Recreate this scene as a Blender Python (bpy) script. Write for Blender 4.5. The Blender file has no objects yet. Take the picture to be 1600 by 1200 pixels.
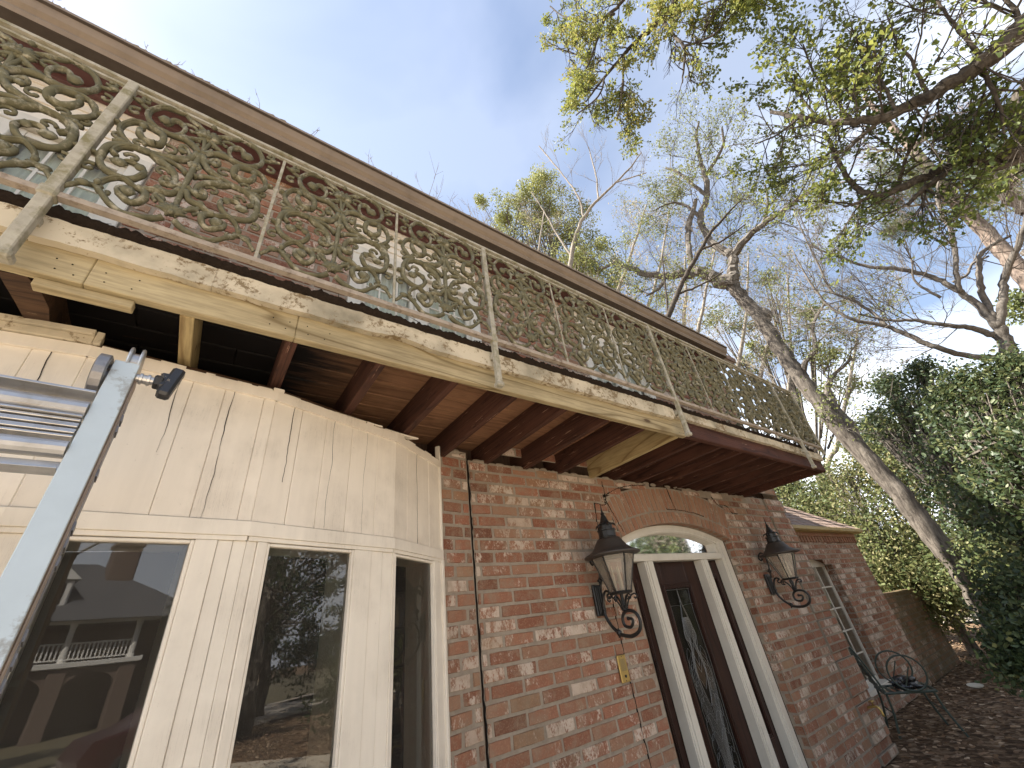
# Old brick house with an iron balcony, seen from below.  House parts are laid out in a plan whose
# unit is 1.25 m (x along the front wall, y into the house, z up, front wall face at y = 2.06);
# T() turns plan units into metres.
import bpy, math, random
import numpy as np
from mathutils import Vector, Matrix, noise
R = math.radians
sc = bpy.context.scene
col = sc.collection
# ------------------------------------------------------------------ camera, sky, sun, exposure
cam_d = bpy.data.cameras.new('camera'); cam = bpy.data.objects.new('camera', cam_d); col.objects.link(cam)
sc.camera = cam
cam.matrix_world = Matrix(((0.81181591, -0.21696903, -0.54210641, 0), (-0.57092561, -0.48966565, -0.65899279, 0), (-0.12246986, 0.84448327, -0.52139154, 1.68), (0, 0, 0, 1)))
cam_d.sensor_width = 36; cam_d.lens = 14.193; cam_d.clip_start = 0.05; cam_d.clip_end = 2000
SUN_EL, SUN_AZ = R(54), R(-46)        # azimuth from +Y towards +X: the sun stands behind the house, to the left
sdir = Vector((math.sin(SUN_AZ)*math.cos(SUN_EL), math.cos(SUN_AZ)*math.cos(SUN_EL), math.sin(SUN_EL)))
sun_d = bpy.data.lights.new('sun', 'SUN'); sun_d.energy = 5.0; sun_d.angle = R(0.5); sun_d.color = (1, .93, .82)
sun = bpy.data.objects.new('sun', sun_d); col.objects.link(sun)
sun.rotation_euler = sdir.to_track_quat('Z', 'Y').to_euler()
w = bpy.data.worlds.new('World'); sc.world = w; w.use_nodes = True
wt = w.node_tree; wt.nodes.clear()
def wn(t, **k):
    n = wt.nodes.new(t)
    for a, b in k.items(): setattr(n, a, b)
    return n
sky = wn('ShaderNodeTexSky', sky_type='NISHITA', sun_disc=False, sun_elevation=SUN_EL, sun_rotation=SUN_AZ,
         air_density=1.0, dust_density=.25, ozone_density=1.0)
tc = wn('ShaderNodeTexCoord'); mp = wn('ShaderNodeMapping'); mp.inputs['Scale'].default_value = (1.1, 1.1, 2.6)
mp.inputs['Location'].default_value = (.35, .1, .2)
no = wn('ShaderNodeTexNoise'); no.inputs['Scale'].default_value = 1.25; no.inputs['Detail'].default_value = 5; no.inputs['Roughness'].default_value = .48; no.inputs['Distortion'].default_value = .5
rp = wn('ShaderNodeValToRGB'); rp.color_ramp.elements[0].position = .38; rp.color_ramp.elements[1].position = .58
rp.color_ramp.elements[0].color = (.0, .0, .0, 1); rp.color_ramp.elements[1].color = (.80, .80, .80, 1)
mx = wn('ShaderNodeMixRGB'); mx.inputs[2].default_value = (8.8, 9.1, 9.7, 1)
bg = wn('ShaderNodeBackground'); bg.inputs['Strength'].default_value = .058
wo = wn('ShaderNodeOutputWorld')
L = wt.links.new
L(tc.outputs['Generated'], mp.inputs[0]); L(mp.outputs[0], no.inputs['Vector']); L(no.outputs['Fac'], rp.inputs[0])
sx = wn('ShaderNodeSeparateXYZ'); L(tc.outputs['Generated'], sx.inputs[0])
mr = wn('ShaderNodeMapRange'); mr.inputs[1].default_value = .42; mr.inputs[2].default_value = .78; mr.inputs[3].default_value = 1.1; mr.inputs[4].default_value = .14   # the cloud bank lies low; thin haze above
L(sx.outputs[2], mr.inputs[0]); mu = wn('ShaderNodeMath', operation='MULTIPLY'); L(rp.outputs[0], mu.inputs[0]); L(mr.outputs[0], mu.inputs[1])
ad = wn('ShaderNodeMath', operation='ADD', use_clamp=True); L(mu.outputs[0], ad.inputs[0]); ad.inputs[1].default_value = .10
L(ad.outputs[0], mx.inputs[0]); L(sky.outputs[0], mx.inputs[1]); L(mx.outputs[0], bg.inputs[0]); L(bg.outputs[0], wo.inputs[0])
sc.view_settings.view_transform = 'Standard'; sc.view_settings.look = 'None'; sc.view_settings.gamma = 1
sc.view_settings.exposure = 2.0
sc.render.engine = 'CYCLES'
# ------------------------------------------------------------------ helpers
SC = 1.25
def T(v):
    v = np.asarray(v, float); return v*SC + np.array([0, 0, -.445])
class MB:
    def __init__(s): s.v = []; s.f = []; s.m = []; s.c = []; s.n = 0
    def add(s, V, F, m=0, c=(0, 0, 0)):
        V = np.asarray(V, float); s.v.append(V)
        b = s.n
        for q in F: s.f.append([i+b for i in q])
        s.m += [m]*len(F); s.c += [c]*len(F); s.n += len(V)
    def box(s, x0, x1, y0, y1, z0, z1, m=0, c=(0, 0, 0), bev=0):
        s.obox(((x0+x1)/2, (y0+y1)/2, (z0+z1)/2), ((1, 0, 0), (0, 1, 0), (0, 0, 1)), ((x1-x0)/2, (y1-y0)/2, (z1-z0)/2), m, c, bev)
    def obox(s, ce, ax, h, m=0, c=(0, 0, 0), bev=0):
        ce = np.array(ce, float); ax = np.array(ax, float); h = np.abs(np.array(h, float))
        b = min(bev if bev else min(h)*.12, min(h)*.45)
        V = []; idx = {}
        for sx in (-1, 1):
            for sy in (-1, 1):
                for sz in (-1, 1):
                    sg = np.array((sx, sy, sz))
                    for k in range(3):     # three vertices per corner: chamfered box
                        d = h - b; d = d*sg; d[k] = h[k]*sg[k]
                        idx[(sx, sy, sz, k)] = len(V); V.append(ce + d @ ax)
        F = []
        for k in range(3):
            a_, b_ = [i for i in range(3) if i != k]
            for sg in (-1, 1):
                q = []
                for (p, r_) in ((-1, -1), (1, -1), (1, 1), (-1, 1)):
                    t = [0, 0, 0]; t[k] = sg; t[a_] = p; t[b_] = r_; q.append(idx[(*t, k)])
                flip = (sg < 0) ^ (k == 1)
                F.append(q[::-1] if flip else q)
        for k in range(3):                 # edges along axis k
            a_, b_ = [i for i in range(3) if i != k]
            for p in (-1, 1):
                for r_ in (-1, 1):
                    t0 = [0, 0, 0]; t0[k] = -1; t0[a_] = p; t0[b_] = r_; t1 = list(t0); t1[k] = 1
                    F.append([idx[(*t0, a_)], idx[(*t0, b_)], idx[(*t1, b_)], idx[(*t1, a_)]])
        for sx in (-1, 1):
            for sy in (-1, 1):
                for sz in (-1, 1): F.append([idx[(sx, sy, sz, k)] for k in range(3)])
        s.add(V, F, m, c)
    def beam(s, a, b, w_, h_, up=(0, 0, 1), m=0, c=(0, 0, 0)):
        a = np.array(a, float); b = np.array(b, float); d = b-a; l = np.linalg.norm(d); d /= l
        sd = np.cross(d, up); sd /= np.linalg.norm(sd); u = np.cross(sd, d)
        s.obox((a+b)/2, (d, sd, u), (l/2, w_/2, h_/2), m, c)
    def tube(s, P, r, n=6, m=0, c=(0, 0, 0), flat=1.0, cap=True, closed=False):
        P = np.asarray(P, float); k = len(P)
        r = np.full(k, r, float) if np.isscalar(r) else np.asarray(r, float)
        t = np.gradient(P, axis=0); t /= (np.linalg.norm(t, axis=1)[:, None]+1e-12)
        a = np.array((0, 0, 1.)) if abs(t[0][2]) < .9 else np.array((1., 0, 0))
        u = np.cross(t[0], a); u /= np.linalg.norm(u); V = []
        an = np.arange(n)*2*np.pi/n
        for i in range(k):
            u = u - t[i]*(u @ t[i]); u /= np.linalg.norm(u)+1e-12; w_ = np.cross(t[i], u)
            V.append(P[i] + r[i]*(np.cos(an)[:, None]*u + flat*np.sin(an)[:, None]*w_))
        V = np.concatenate(V); F = []
        for i in range(k-1):
            for j in range(n):
                j2 = (j+1) % n; F.append([i*n+j, i*n+j2, (i+1)*n+j2, (i+1)*n+j])
        if cap: F.append(list(range(n))[::-1]); F.append([(k-1)*n+j for j in range(n)])
        s.add(V, F, m, c)
    def lathe(s, prof, n=16, ce=(0, 0, 0), m=0, c=(0, 0, 0), ax=None):
        V = []; F = []; ce = np.array(ce, float)
        ax = np.eye(3) if ax is None else np.array(ax, float)
        for r_, z in prof:
            for j in range(n):
                a = 2*math.pi*(j+.5)/n; V.append(ce + np.array((r_*math.cos(a), r_*math.sin(a), z)) @ ax)
        for i in range(len(prof)-1):
            for j in range(n): F.append([i*n+j, i*n+(j+1) % n, (i+1)*n+(j+1) % n, (i+1)*n+j])
        F.append(list(range(n))[::-1]); F.append([(len(prof)-1)*n+j for j in range(n)])
        s.add(V, F, m, c)
    def blob(s, ce, r, sq=(1, 1, 1), m=0, c=(0, 0, 0), n=6):
        prof = [(.02, -1), (.6, -.8), (1, -.1), (.7, .65), (.02, 1)]
        V = []; F = []
        for a_, z in prof:
            for j in range(n): V.append((a_*math.cos(2*math.pi*j/n)*r*sq[0]+ce[0], a_*math.sin(2*math.pi*j/n)*r*sq[1]+ce[1], z*r*sq[2]+ce[2]))
        for i in range(4):
            for j in range(n): F.append([i*n+j, i*n+(j+1) % n, (i+1)*n+(j+1) % n, (i+1)*n+j])
        s.add(V, F, m, c)
    def prism(s, poly, f, m=0, c=(0, 0, 0)):
        """poly: 2-D outline; f(p, side) -> 3-D, side 0/1"""
        k = len(poly); V = [f(p, 0) for p in poly]+[f(p, 1) for p in poly]
        F = [list(range(k)), [2*k-1-i for i in range(k)]]+[[i, i+k, (i+1) % k+k, (i+1) % k] for i in range(k)]
        s.add(V, F, m, c)
    def build(s, name, mats, parent=None, plan=True, smooth=False, local=False):
        V = np.concatenate(s.v)
        if local: V = V*SC if plan else V
        else:
            if plan: V = T(V)
            if parent is not None:
                p = parent; off = np.zeros(3)
                while p is not None: off += np.array(p.location); p = p.parent
                V = V - off
        me = bpy.data.meshes.new(name); me.from_pydata(V.tolist(), [], s.f)
        if not isinstance(mats, (list, tuple)): mats = [mats]
        for m_ in mats: me.materials.append(m_)
        me.polygons.foreach_set('material_index', s.m)
        if smooth: me.polygons.foreach_set('use_smooth', [True]*len(s.f))
        if any(c != (0, 0, 0) for c in s.c):
            ca = me.color_attributes.new('tint', 'FLOAT_COLOR', 'CORNER')
            cnt = np.array([len(f) for f in s.f]); cc = np.repeat(np.array([(*c, 1.) for c in s.c], dtype=np.float32), cnt, axis=0)
            ca.data.foreach_set('color', cc.ravel())
        me.validate(); me.update()
        o = bpy.data.objects.new(name, me); col.objects.link(o)
        if parent is not None: o.parent = parent
        return o
def tag(o, label=None, cat=None, group=None, kind=None):
    if label: o['label'] = label
    if cat: o['category'] = cat
    if group: o['group'] = group
    if kind: o['kind'] = kind
    return o
def empty(name, loc, rz=0, raw=False):
    o = bpy.data.objects.new(name, None); col.objects.link(o); o.empty_display_size = .2
    o.location = loc if raw else T(loc); o.rotation_euler.z = rz; return o
def copy_tree(o, parent=None):
    c = o.copy(); col.objects.link(c)
    if parent is not None: c.parent = parent
    for ch in list(o.children):
        copy_tree(ch, c)
    return c
def smooth_path(P, n=6):
    """Catmull-Rom through P"""
    P = np.asarray(P, float); k = len(P)
    if k < 3: return np.array([P[0]+(P[-1]-P[0])*t for t in np.linspace(0, 1, n+1)])
    E_ = np.vstack([2*P[0]-P[1], P, 2*P[-1]-P[-2]]); out = []
    for i in range(k-1):
        p0, p1, p2, p3 = E_[i:i+4]
        for t in np.linspace(0, 1, n, endpoint=False):
            out.append(.5*((2*p1)+(-p0+p2)*t+(2*p0-5*p1+4*p2-p3)*t*t+(-p0+3*p1-3*p2+p3)*t**3))
    out.append(P[-1]); return np.array(out)
# ------------------------------------------------------------------ materials
class NT:
    def __init__(s, name):
        s.mat = bpy.data.materials.new(name); s.mat.use_nodes = True; s.t = s.mat.node_tree
        s.b = s.t.nodes['Principled BSDF']; s.out = s.t.nodes['Material Output']
        s.co = s.t.nodes.new('ShaderNodeTexCoord').outputs['Object']
    def n(s, typ, ins=None, **k):
        x = s.t.nodes.new('ShaderNode'+typ)
        for a, b in k.items(): setattr(x, a, b)
        for a, b in (ins or {}).items():
            if hasattr(b, 'is_output'): s.t.links.new(b, x.inputs[a])
            else: x.inputs[a].default_value = b
        return x
    def map(s, scale=(1, 1, 1), loc=(0, 0, 0), rot=(0, 0, 0), v=None):
        return s.n('Mapping', {0: v or s.co, 'Scale': scale, 'Location': loc, 'Rotation': rot}).outputs[0]
    def noise(s, v, scale, detail=4, rough=.55, dist=0, out='Fac'):
        return s.n('TexNoise', {'Vector': v, 'Scale': scale, 'Detail': detail, 'Roughness': rough, 'Distortion': dist}).outputs[out]
    def ramp(s, f, stops):
        x = s.n('ValToRGB', {0: f}); cr = x.color_ramp
        while len(cr.elements) > 1: cr.elements.remove(cr.elements[0])
        for i, (p, c) in enumerate(stops):
            e = cr.elements[0] if i == 0 else cr.elements.new(p)
            e.position = p; e.color = (c, c, c, 1) if np.isscalar(c) else (*c, 1)
        return x.outputs[0]
    def mix(s, f, a, b, mode='MIX'):
        if not hasattr(a, 'is_output'): a = (*a, 1)
        if not hasattr(b, 'is_output'): b = (*b, 1)
        return s.n('MixRGB', {0: f, 1: a, 2: b}, blend_type=mode).outputs[0]
    def math(s, op, a, b=0, clamp=False):
        return s.n('Math', {0: a, 1: b}, operation=op, use_clamp=clamp).outputs[0]
    def attr(s, ch=None):
        a = s.n('Attribute', attribute_name='tint').outputs['Color']
        return a if ch is None else s.n('SeparateColor', {0: a}).outputs[ch]
    def fin(s, color, rough=.8, bump=None, bs=.3, bd=.005, spec=.3, metal=0):
        def put(k, v):
            if hasattr(v, 'is_output'): s.t.links.new(v, s.b.inputs[k])
            elif k == 'Base Color': s.b.inputs[k].default_value = (*v, 1)
            else: s.b.inputs[k].default_value = v
        put('Base Color', color); put('Roughness', rough); put('Specular IOR Level', spec); put('Metallic', metal)
        if bump is not None: put('Normal', s.n('Bump', {'Height': bump, 'Strength': bs, 'Distance': bd}).outputs[0])
        return s.mat
def m_brick(name, moss=0, dark=1.0):
    t = NT(name); r1 = t.attr(0); r2 = t.attr(1); r3 = t.attr(2)
    base = t.ramp(r1, [(0, (.125, .050, .034)), (.25, (.205, .080, .050)), (.5, (.275, .110, .069)), (.72, (.325, .145, .092)), (.88, (.30, .170, .10)), (1, (.24, .16, .10))])
    n1 = t.noise(t.co, 26, 6, .65); base = t.mix(t.ramp(n1, [(.3, 0), (.75, .5)]), base, (.16, .070, .042))
    n0 = t.noise(t.co, 110, 3, .6); base = t.mix(t.ramp(n0, [(.5, 0), (.72, .5)]), base, (.44, .27, .17))
    # old whitewash left in blotches on some bricks
    vv = t.map((1, 1, .6)); nw = t.noise(vv, 15, 3, .5, .6); nf = t.noise(vv, 95, 5, .72)
    f = t.math('ADD', t.math('MULTIPLY', nw, .95), t.math('MULTIPLY', nf, .95)); f = t.math('ADD', f, t.math('MULTIPLY', r2, .50))
    f = t.math('MULTIPLY', t.math('SUBTRACT', f, 1.235), 6.5, True)
    base = t.mix(t.math('MULTIPLY', f, .8), base, (.62, .53, .44))
    # mortar smeared over the faces
    ns = t.noise(t.co, 13, 6, .65); base = t.mix(t.ramp(ns, [(.46, 0), (.70, .62)]), base, (.30, .235, .17))
    base = t.mix(t.math('MULTIPLY', r3, .6), base, (.33, .225, .15))
    nl = t.noise(t.co, 1.1, 4, .6); base = t.mix(t.ramp(nl, [(.45, 0), (.75, .35)]), base, (.17, .12, .075))
    if moss: base = t.mix(t.ramp(t.noise(t.co, 3, 5), [(.35, .3), (.6, .8)]), base, (.085, .075, .035))
    return t.fin(base, .88, t.math('ADD', n1, n0), .6, .004, .2)
def m_mortar(name='mortar', moss=0):
    t = NT(name); n1 = t.noise(t.co, 30, 6, .6); n2 = t.noise(t.co, 4, 4)
    c = t.mix(n1, (.20, .165, .13), (.40, .34, .27)); c = t.mix(t.ramp(n2, [(.4, 0), (.75, .5)]), c, (.17, .13, .095))
    if moss: c = t.mix(.6, c, (.05, .05, .025))
    return t.fin(c, .95, n1, .8, .006, .1)
def m_paint(name, c, dirt=(.16, .12, .08), amt=.5, stretch=(14, 14, 1.2), rough=.55, peel=0.0, wood=(.17, .10, .06), crack=0):
    t = NT(name); v = t.map(stretch)
    n1 = t.noise(v, 1.6, 6, .6); n2 = t.noise(t.co, 3.5, 5, .6); n3 = t.noise(t.co, 60, 4, .7)
    base = t.mix(t.ramp(n1, [(.35, 0), (.8, .28)]), c, tuple(x*.70 for x in c))
    base = t.mix(t.math('MULTIPLY', t.ramp(n2, [(.45, 0), (.8, 1)]), amt), base, dirt)
    base = t.mix(t.ramp(n3, [(.66, 0), (.74, .55*min(1, amt*2))]), base, dirt)
    h = n1
    if peel:
        pn = t.math('ADD', t.math('MULTIPLY', t.noise(t.co, 6, 8, .75), .6), t.math('MULTIPLY', t.noise(t.map((1, 1, 1)), 38, 6, .75), .45))
        pm = t.math('MULTIPLY', t.math('SUBTRACT', pn, .64-peel*.10), 22, True)
        base = t.mix(pm, base, wood); h = t.math('SUBTRACT', n1, pm)
    if crack:
        cn = t.noise(t.map((26, 26, .9)), 2.2, 6, .7, .8)
        cm = t.ramp(t.math('ABSOLUTE', t.math('SUBTRACT', cn, .5)), [(0, 1), (.006, .8), (.012, 0)])
        cm = t.math('MULTIPLY', cm, t.ramp(n2, [(.5, 0), (.62, 1)]))
        base = t.mix(t.math('MULTIPLY', cm, crack), base, (.10, .07, .05))
    return t.fin(base, rough, h, .35, .003, .35)
def m_wood(name, light, darkc, stretch=(1, 14, 14), knots=0, rot=None, rough=.75, flake=None, flk=.0, mottle=.4):
    t = NT(name); v = t.map(stretch)
    wv = t.noise(v, .8, 4, .55, .9)
    rings = t.math('FRACT', t.math('MULTIPLY', t.noise(t.map(tuple(x*.33 for x in stretch)), .9, 2, .5, .5), 11.0))
    rings = t.ramp(rings, [(0, 0), (.12, .7), (.55, 1), (.92, .75), (1, 0)])
    g = t.math('ADD', t.math('MULTIPLY', wv, .5), t.math('MULTIPLY', rings, .5))
    base = t.mix(t.ramp(g, [(.25, 0), (.8, 1)]), darkc, light)
    fine = t.noise(t.map(tuple(x*5 for x in stretch)), 2, 4, .6); base = t.mix(t.ramp(fine, [(.35, .35), (.6, 0)]), base, tuple(x*.5 for x in darkc))
    n2 = t.noise(t.co, 2.3, 5, .6); base = t.mix(t.math('MULTIPLY', t.ramp(n2, [(.42, 0), (.75, 1)]), mottle), base, tuple(x*.45 for x in darkc))
    if knots:
        kv = t.n('TexVoronoi', {'Vector': t.map((2.2, 6.5, 6.5)), 'Scale': .85, 'Randomness': 1.0}).outputs['Distance']
        base = t.mix(t.ramp(kv, [(0, .95), (.055, .9), (.09, .25), (.16, 0)]), base, (.06, .03, .012))
    if flake is not None:
        fn = t.noise(t.map(tuple(x*.35 for x in stretch)), 5, 7, .75); base = t.mix(t.ramp(fn, [(.60-flk*.2, 0), (.63-flk*.2, 1)]), base, flake)
    if rot is not None: base = t.mix(t.math('MULTIPLY', t.ramp(t.noise(t.map((1.2, 6, 6)), 1.3, 7, .7), [(.25, 0), (.36, 1)]), rot_mask(t, rot)), base, (.012, .010, .010))
    return t.fin(base, rough, t.math('ADD', t.math('MULTIPLY', g, .3), fine), .25, .002, .25)
def rot_mask(t, x_end):
    """weight of the rotten patch: full left of x_end, gone 0.7 m to its right"""
    x = t.n('SeparateXYZ', {0: t.n('NewGeometry').outputs['Position']}).outputs[0]
    xx = t.math('ADD', x, t.math('MULTIPLY', t.noise(t.map((1, 8, 8)), 2, 5, .7), -.9))
    return t.math('SUBTRACT', 1.0, t.math('MULTIPLY', t.math('SUBTRACT', xx, x_end-.75), 2.2, True), True)
def m_plain(name, c, rough=.5, metal=0, spec=.5, nscale=20, var=.35, bs=.15, c2=None, f=(.5, .7)):
    t = NT(name); n1 = t.noise(t.co, nscale, 6, .65)
    base = t.mix(t.ramp(n1, [(.3, 0), (.75, var)]), c, tuple(x*.45 for x in c))
    if c2: base = t.mix(t.ramp(t.noise(t.co, nscale*.6, 7, .7), [(f[0], 0), (f[1], .9)]), base, c2)
    return t.fin(base, rough, n1, bs, .003, spec, metal)
def m_glass(name, tint=(1, 1, 1), ior=1.75, wob=0, rough=.01, film=.05):
    t = NT(name); fr = t.n('Fresnel', {'IOR': ior})
    gl = t.n('BsdfGlossy', {'Color': (1, 1, 1, 1), 'Roughness': rough}); tr = t.n('BsdfTransparent', {'Color': (*tint, 1)})
    nb = t.n('Bump', {'Height': t.noise(t.co, 1.6, 2, .4), 'Strength': .25 if not wob else .6, 'Distance': .003 if not wob else wob})
    t.t.links.new(nb.outputs[0], gl.inputs['Normal'])
    ms = t.n('MixShader', {0: fr.outputs[0], 1: tr.outputs[0], 2: gl.outputs[0]})
    df_ = t.n('BsdfDiffuse', {'Color': (.55, .50, .43, 1)}); dirt = t.math('MULTIPLY', t.ramp(t.noise(t.map((3, 3, .8)), 2.5, 5, .6), [(.3, .5), (.7, 1)]), film)
    m2 = t.n('MixShader', {0: dirt, 1: ms.outputs[0], 2: df_.outputs[0]}); t.t.links.new(m2.outputs[0], t.out.inputs[0]); return t.mat
def m_leaf(name, stops, tr=.35, rough=.6, spec=.3):
    t = NT(name); r1 = t.attr(0)
    base = t.ramp(r1, stops)
    t.fin(base, rough, None, spec=spec)
    tl = t.n('BsdfTranslucent', {'Color': t.mix(.35, base, tuple(min(1, x*1.6) for x in stops[-1][1]))})
    ms = t.n('MixShader', {0: tr, 1: t.b.outputs[0], 2: tl.outputs[0]}); t.t.links.new(ms.outputs[0], t.out.inputs[0]); return t.mat
def m_bark(name, a, b, sc_=(6, 6, 1.2), bs=.9, moss=None):
    t = NT(name); v = t.map(sc_); n1 = t.noise(v, 2.2, 7, .68, .4); n2 = t.noise(t.co, 1.2, 3)
    base = t.mix(t.ramp(n1, [(.36, 0), (.66, 1)]), a, b); base = t.mix(t.ramp(n2, [(.45, 0), (.7, .4)]), base, tuple(x*.6 for x in a))
    if moss: base = t.mix(t.ramp(t.noise(t.co, 3, 5, .7), [(.52, 0), (.68, .7)]), base, moss)
    return t.fin(base, .95, n1, bs, .03, .1)
MAT = dict(
    brick=m_brick('brick'), mortar=m_mortar(), brick_moss=m_brick('mossy_brick', 1), mortar_moss=m_mortar('mossy_mortar', 1),
    siding=m_paint('cream_siding_paint', (.79, .715, .61), amt=.25, crack=.25, rough=.6),
    trim=m_paint('cream_trim_paint', (.79, .725, .625), amt=.22, crack=.2),
    white=m_paint('white_trim_paint', (.66, .62, .54), amt=.2, rough=.42),
    fascia=m_paint('peeling_fascia_paint', (.54, .47, .35), (.11, .10, .065), 1.0, (1.5, 12, 9), .75, peel=.9, wood=(.20, .145, .08)),
    rotten=m_wood('rotten_wood', (.10, .055, .03), (.035, .02, .014), flake=(.24, .17, .11), flk=-.2),
    lumber=m_wood('new_pine_lumber', (.48, .395, .235), (.185, .135, .065), (.8, 9, 9), knots=1, mottle=.35, rough=.6),
    lumber_y=m_wood('new_pine_joist', (.47, .37, .19), (.23, .155, .07), (9, .8, 9), knots=1, mottle=.25, rough=.6),
    joist=m_wood('stained_old_joist', (.095, .040, .026), (.035, .015, .011), (30, 1.3, 30), flake=(.34, .20, .14), flk=-.1, mottle=.5),
    plank=m_wood('old_deck_plank', (.34, .18, .098), (.20, .10, .055), (1.2, 16, 16), rot=.55, mottle=.5),
    rim=m_wood('old_rim_joist', (.10, .038, .024), (.035, .014, .011), (1.3, 30, 30), flake=(.36, .25, .17), flk=-.15, mottle=.6),
    debris=m_plain('deck_debris', (.035, .024, .017), .95, nscale=60, var=.8, bs=.8, spec=.1),
    iron=m_plain('mossy_iron_paint', (.150, .138, .082), .75, nscale=34, var=.85, bs=.6, c2=(.36, .33, .25), f=(.52, .68), spec=.25),
    post=m_plain('flaking_post_paint', (.40, .37, .30), .75, nscale=26, var=.5, bs=.5, c2=(.17, .15, .07), f=(.46, .66), spec=.2),
    rail=m_plain('flaking_rail_paint', (.38, .32, .26), .75, nscale=22, var=.6, bs=.5, c2=(.12, .08, .05), f=(.52, .66), spec=.2),
    gutter_b=m_plain('shaded_gutter_underside', (.085, .068, .056), .85, nscale=8, var=.5, spec=.15),  # shade beneath the gutter and its lip, painted in as a darker tone
    gutter=m_paint('brown_gutter_paint', (.235, .18, .13), (.12, .09, .065), .7, (16, 3, 1.2), .6),
    soffit=m_plain('dark_red_soffit', (.11, .045, .04), .7, nscale=9, var=.5),
    black=m_plain('black_iron', (.018, .017, .016), .42, nscale=40, var=.4, bs=.3, spec=.5),
    bronze=m_plain('weathered_lantern_cap', (.055, .045, .038), .5, nscale=18, var=.5, spec=.5),
    brass=m_plain('brass_plate', (.50, .36, .13), .35, .7, nscale=30),
    grille=m_plain('intercom_grille', (.36, .27, .12), .5, .5, nscale=200, var=.6),
    candle=m_plain('candle_sleeve', (.62, .54, .42), .6, nscale=8, var=.1),
    glass=m_glass('window_glass', (.86, .88, .86), 1.75), glass_up=m_glass('upper_window_glass', (.95, .97, .94), 1.32, film=.14),
    lglass=m_glass('lantern_glass', (.88, .85, .80), 1.4, film=.38), dglass=m_glass('leaded_door_glass', (.4, .42, .4), 1.36, .006, .05, .03),
    lead=m_plain('lead_came', (.17, .17, .165), .45, .5, nscale=60),
    door=m_wood('dark_door_wood', (.045, .018, .012), (.016, .007, .006), (12, 12, 1), mottle=.2, rough=.35),
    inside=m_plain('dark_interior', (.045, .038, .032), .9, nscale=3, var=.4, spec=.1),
    curtain=m_paint('sheer_curtain', (.62, .66, .60), (.30, .34, .30), .4, (20, 20, 1)),
    inner=m_paint('interior_window_casing', (.50, .46, .38), amt=.1),
    alu=m_plain('scuffed_aluminium', (.56, .55, .54), .36, .85, nscale=16, var=.5, c2=(.36, .32, .27), f=(.55, .72)),
    bluerail=m_plain('pale_blue_painted_rail', (.50, .56, .58), .5, .15, nscale=9, var=.18, c2=(.30, .30, .28), f=(.57, .62)),
    bronzerail=m_plain('bronze_rail_edge', (.42, .33, .25), .5, .5, nscale=14, var=.5),
    hinge=m_plain('ladder_hinge_steel', (.32, .31, .31), .45, .8, nscale=24, var=.7),
    knob=m_plain('black_knob_plastic', (.022, .022, .024), .4, nscale=22, var=.5, c2=(.45, .37, .27), f=(.62, .66)),
    sticker=m_plain('grey_sticker', (.20, .21, .22), .5, nscale=80, var=.6),
    chair=m_plain('green_chair_iron', (.055, .075, .062), .5, nscale=18, var=.5, spec=.5),
    bag=m_plain('black_plastic', (.02, .02, .022), .25, nscale=10, var=.3, spec=.6, bs=.4),
    shingle=m_plain('weathered_shingle', (.30, .215, .175), .9, nscale=12, var=.8, c2=(.10, .07, .05), f=(.5, .6)),
    eave=m_paint('ochre_eave_paint', (.38, .28, .11), amt=.5),
    ground=None, wallwood=m_wood('cavity_wood', (.10, .06, .04), (.04, .025, .02), (12, 12, 1)),
    caulk=m_plain('black_crack_caulk', (.02, .018, .016), .9, nscale=40, spec=.1),
    bark=m_bark('oak_bark', (.055, .047, .040), (.20, .175, .148), (7, 7, 1.6), 1.0),
    bark_d=m_bark('dark_limb_bark', (.040, .033, .028), (.115, .098, .080), (10, 10, 6), .5),
    bark_p=m_bark('pine_bark', (.13, .10, .08), (.31, .245, .205), (4, 4, 1.5)),
    bark_g=m_bark('grey_smooth_bark', (.085, .075, .065), (.20, .178, .155), (8, 8, 5), .4),
    bark_t=m_bark('pale_twig_bark', (.20, .175, .145), (.36, .32, .27), (8, 8, 8), .2),
)
# ------------------------------------------------------------------ setting
rng = random.Random(7); nr = np.random.default_rng(11)
def m_ground():
    t = NT('leaf_mould'); n1 = t.noise(t.co, 9, 8, .7); n2 = t.noise(t.co, .35, 3)
    v = t.n('TexVoronoi', {'Vector': t.co, 'Scale': 16.0}); rr = t.n('SeparateColor', {0: v.outputs['Color']}).outputs[0]
    c = t.ramp(rr, [(0, (.08, .052, .034)), (.5, (.19, .122, .074)), (.85, (.30, .205, .13)), (1, (.40, .30, .21))])
    c = t.mix(t.ramp(n1, [(.35, .6), (.65, 0)]), c, (.03, .02, .014))
    return t.fin(c, .95, t.math('ADD', n1, v.outputs['Distance']), .9, .03, .1)
MAT['ground'] = m_ground()
MAT['bounce_terrace'] = m_plain('pale_bounce_concrete', (.52, .445, .35), .9, nscale=2, var=.15)
MAT['road'] = m_plain('concrete_drive', (.40, .36, .31), .9, nscale=3, var=.3, c2=(.30, .19, .10), f=(.5, .62))
MAT['lawn'] = m_plain('dry_lawn', (.10, .085, .045), .95, nscale=3, var=.5, c2=(.22, .17, .09))
mb = MB(); N_ = 90
xs = np.sign(np.linspace(-1, 1, N_))*np.abs(np.linspace(-1, 1, N_))**2.2*400
V = []; F = []
for j, y in enumerate(xs):
    for i, x in enumerate(xs):
        V.append((x, y, .03*noise.noise(Vector((x*.6, y*.6, 0))) - .02))
for j in range(N_-1):
    for i in range(N_-1): F.append([j*N_+i, j*N_+i+1, (j+1)*N_+i+1, (j+1)*N_+i])
mb.add(V, F); tag(mb.build('ground', MAT['ground'], plan=False, smooth=True), kind='structure')
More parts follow.
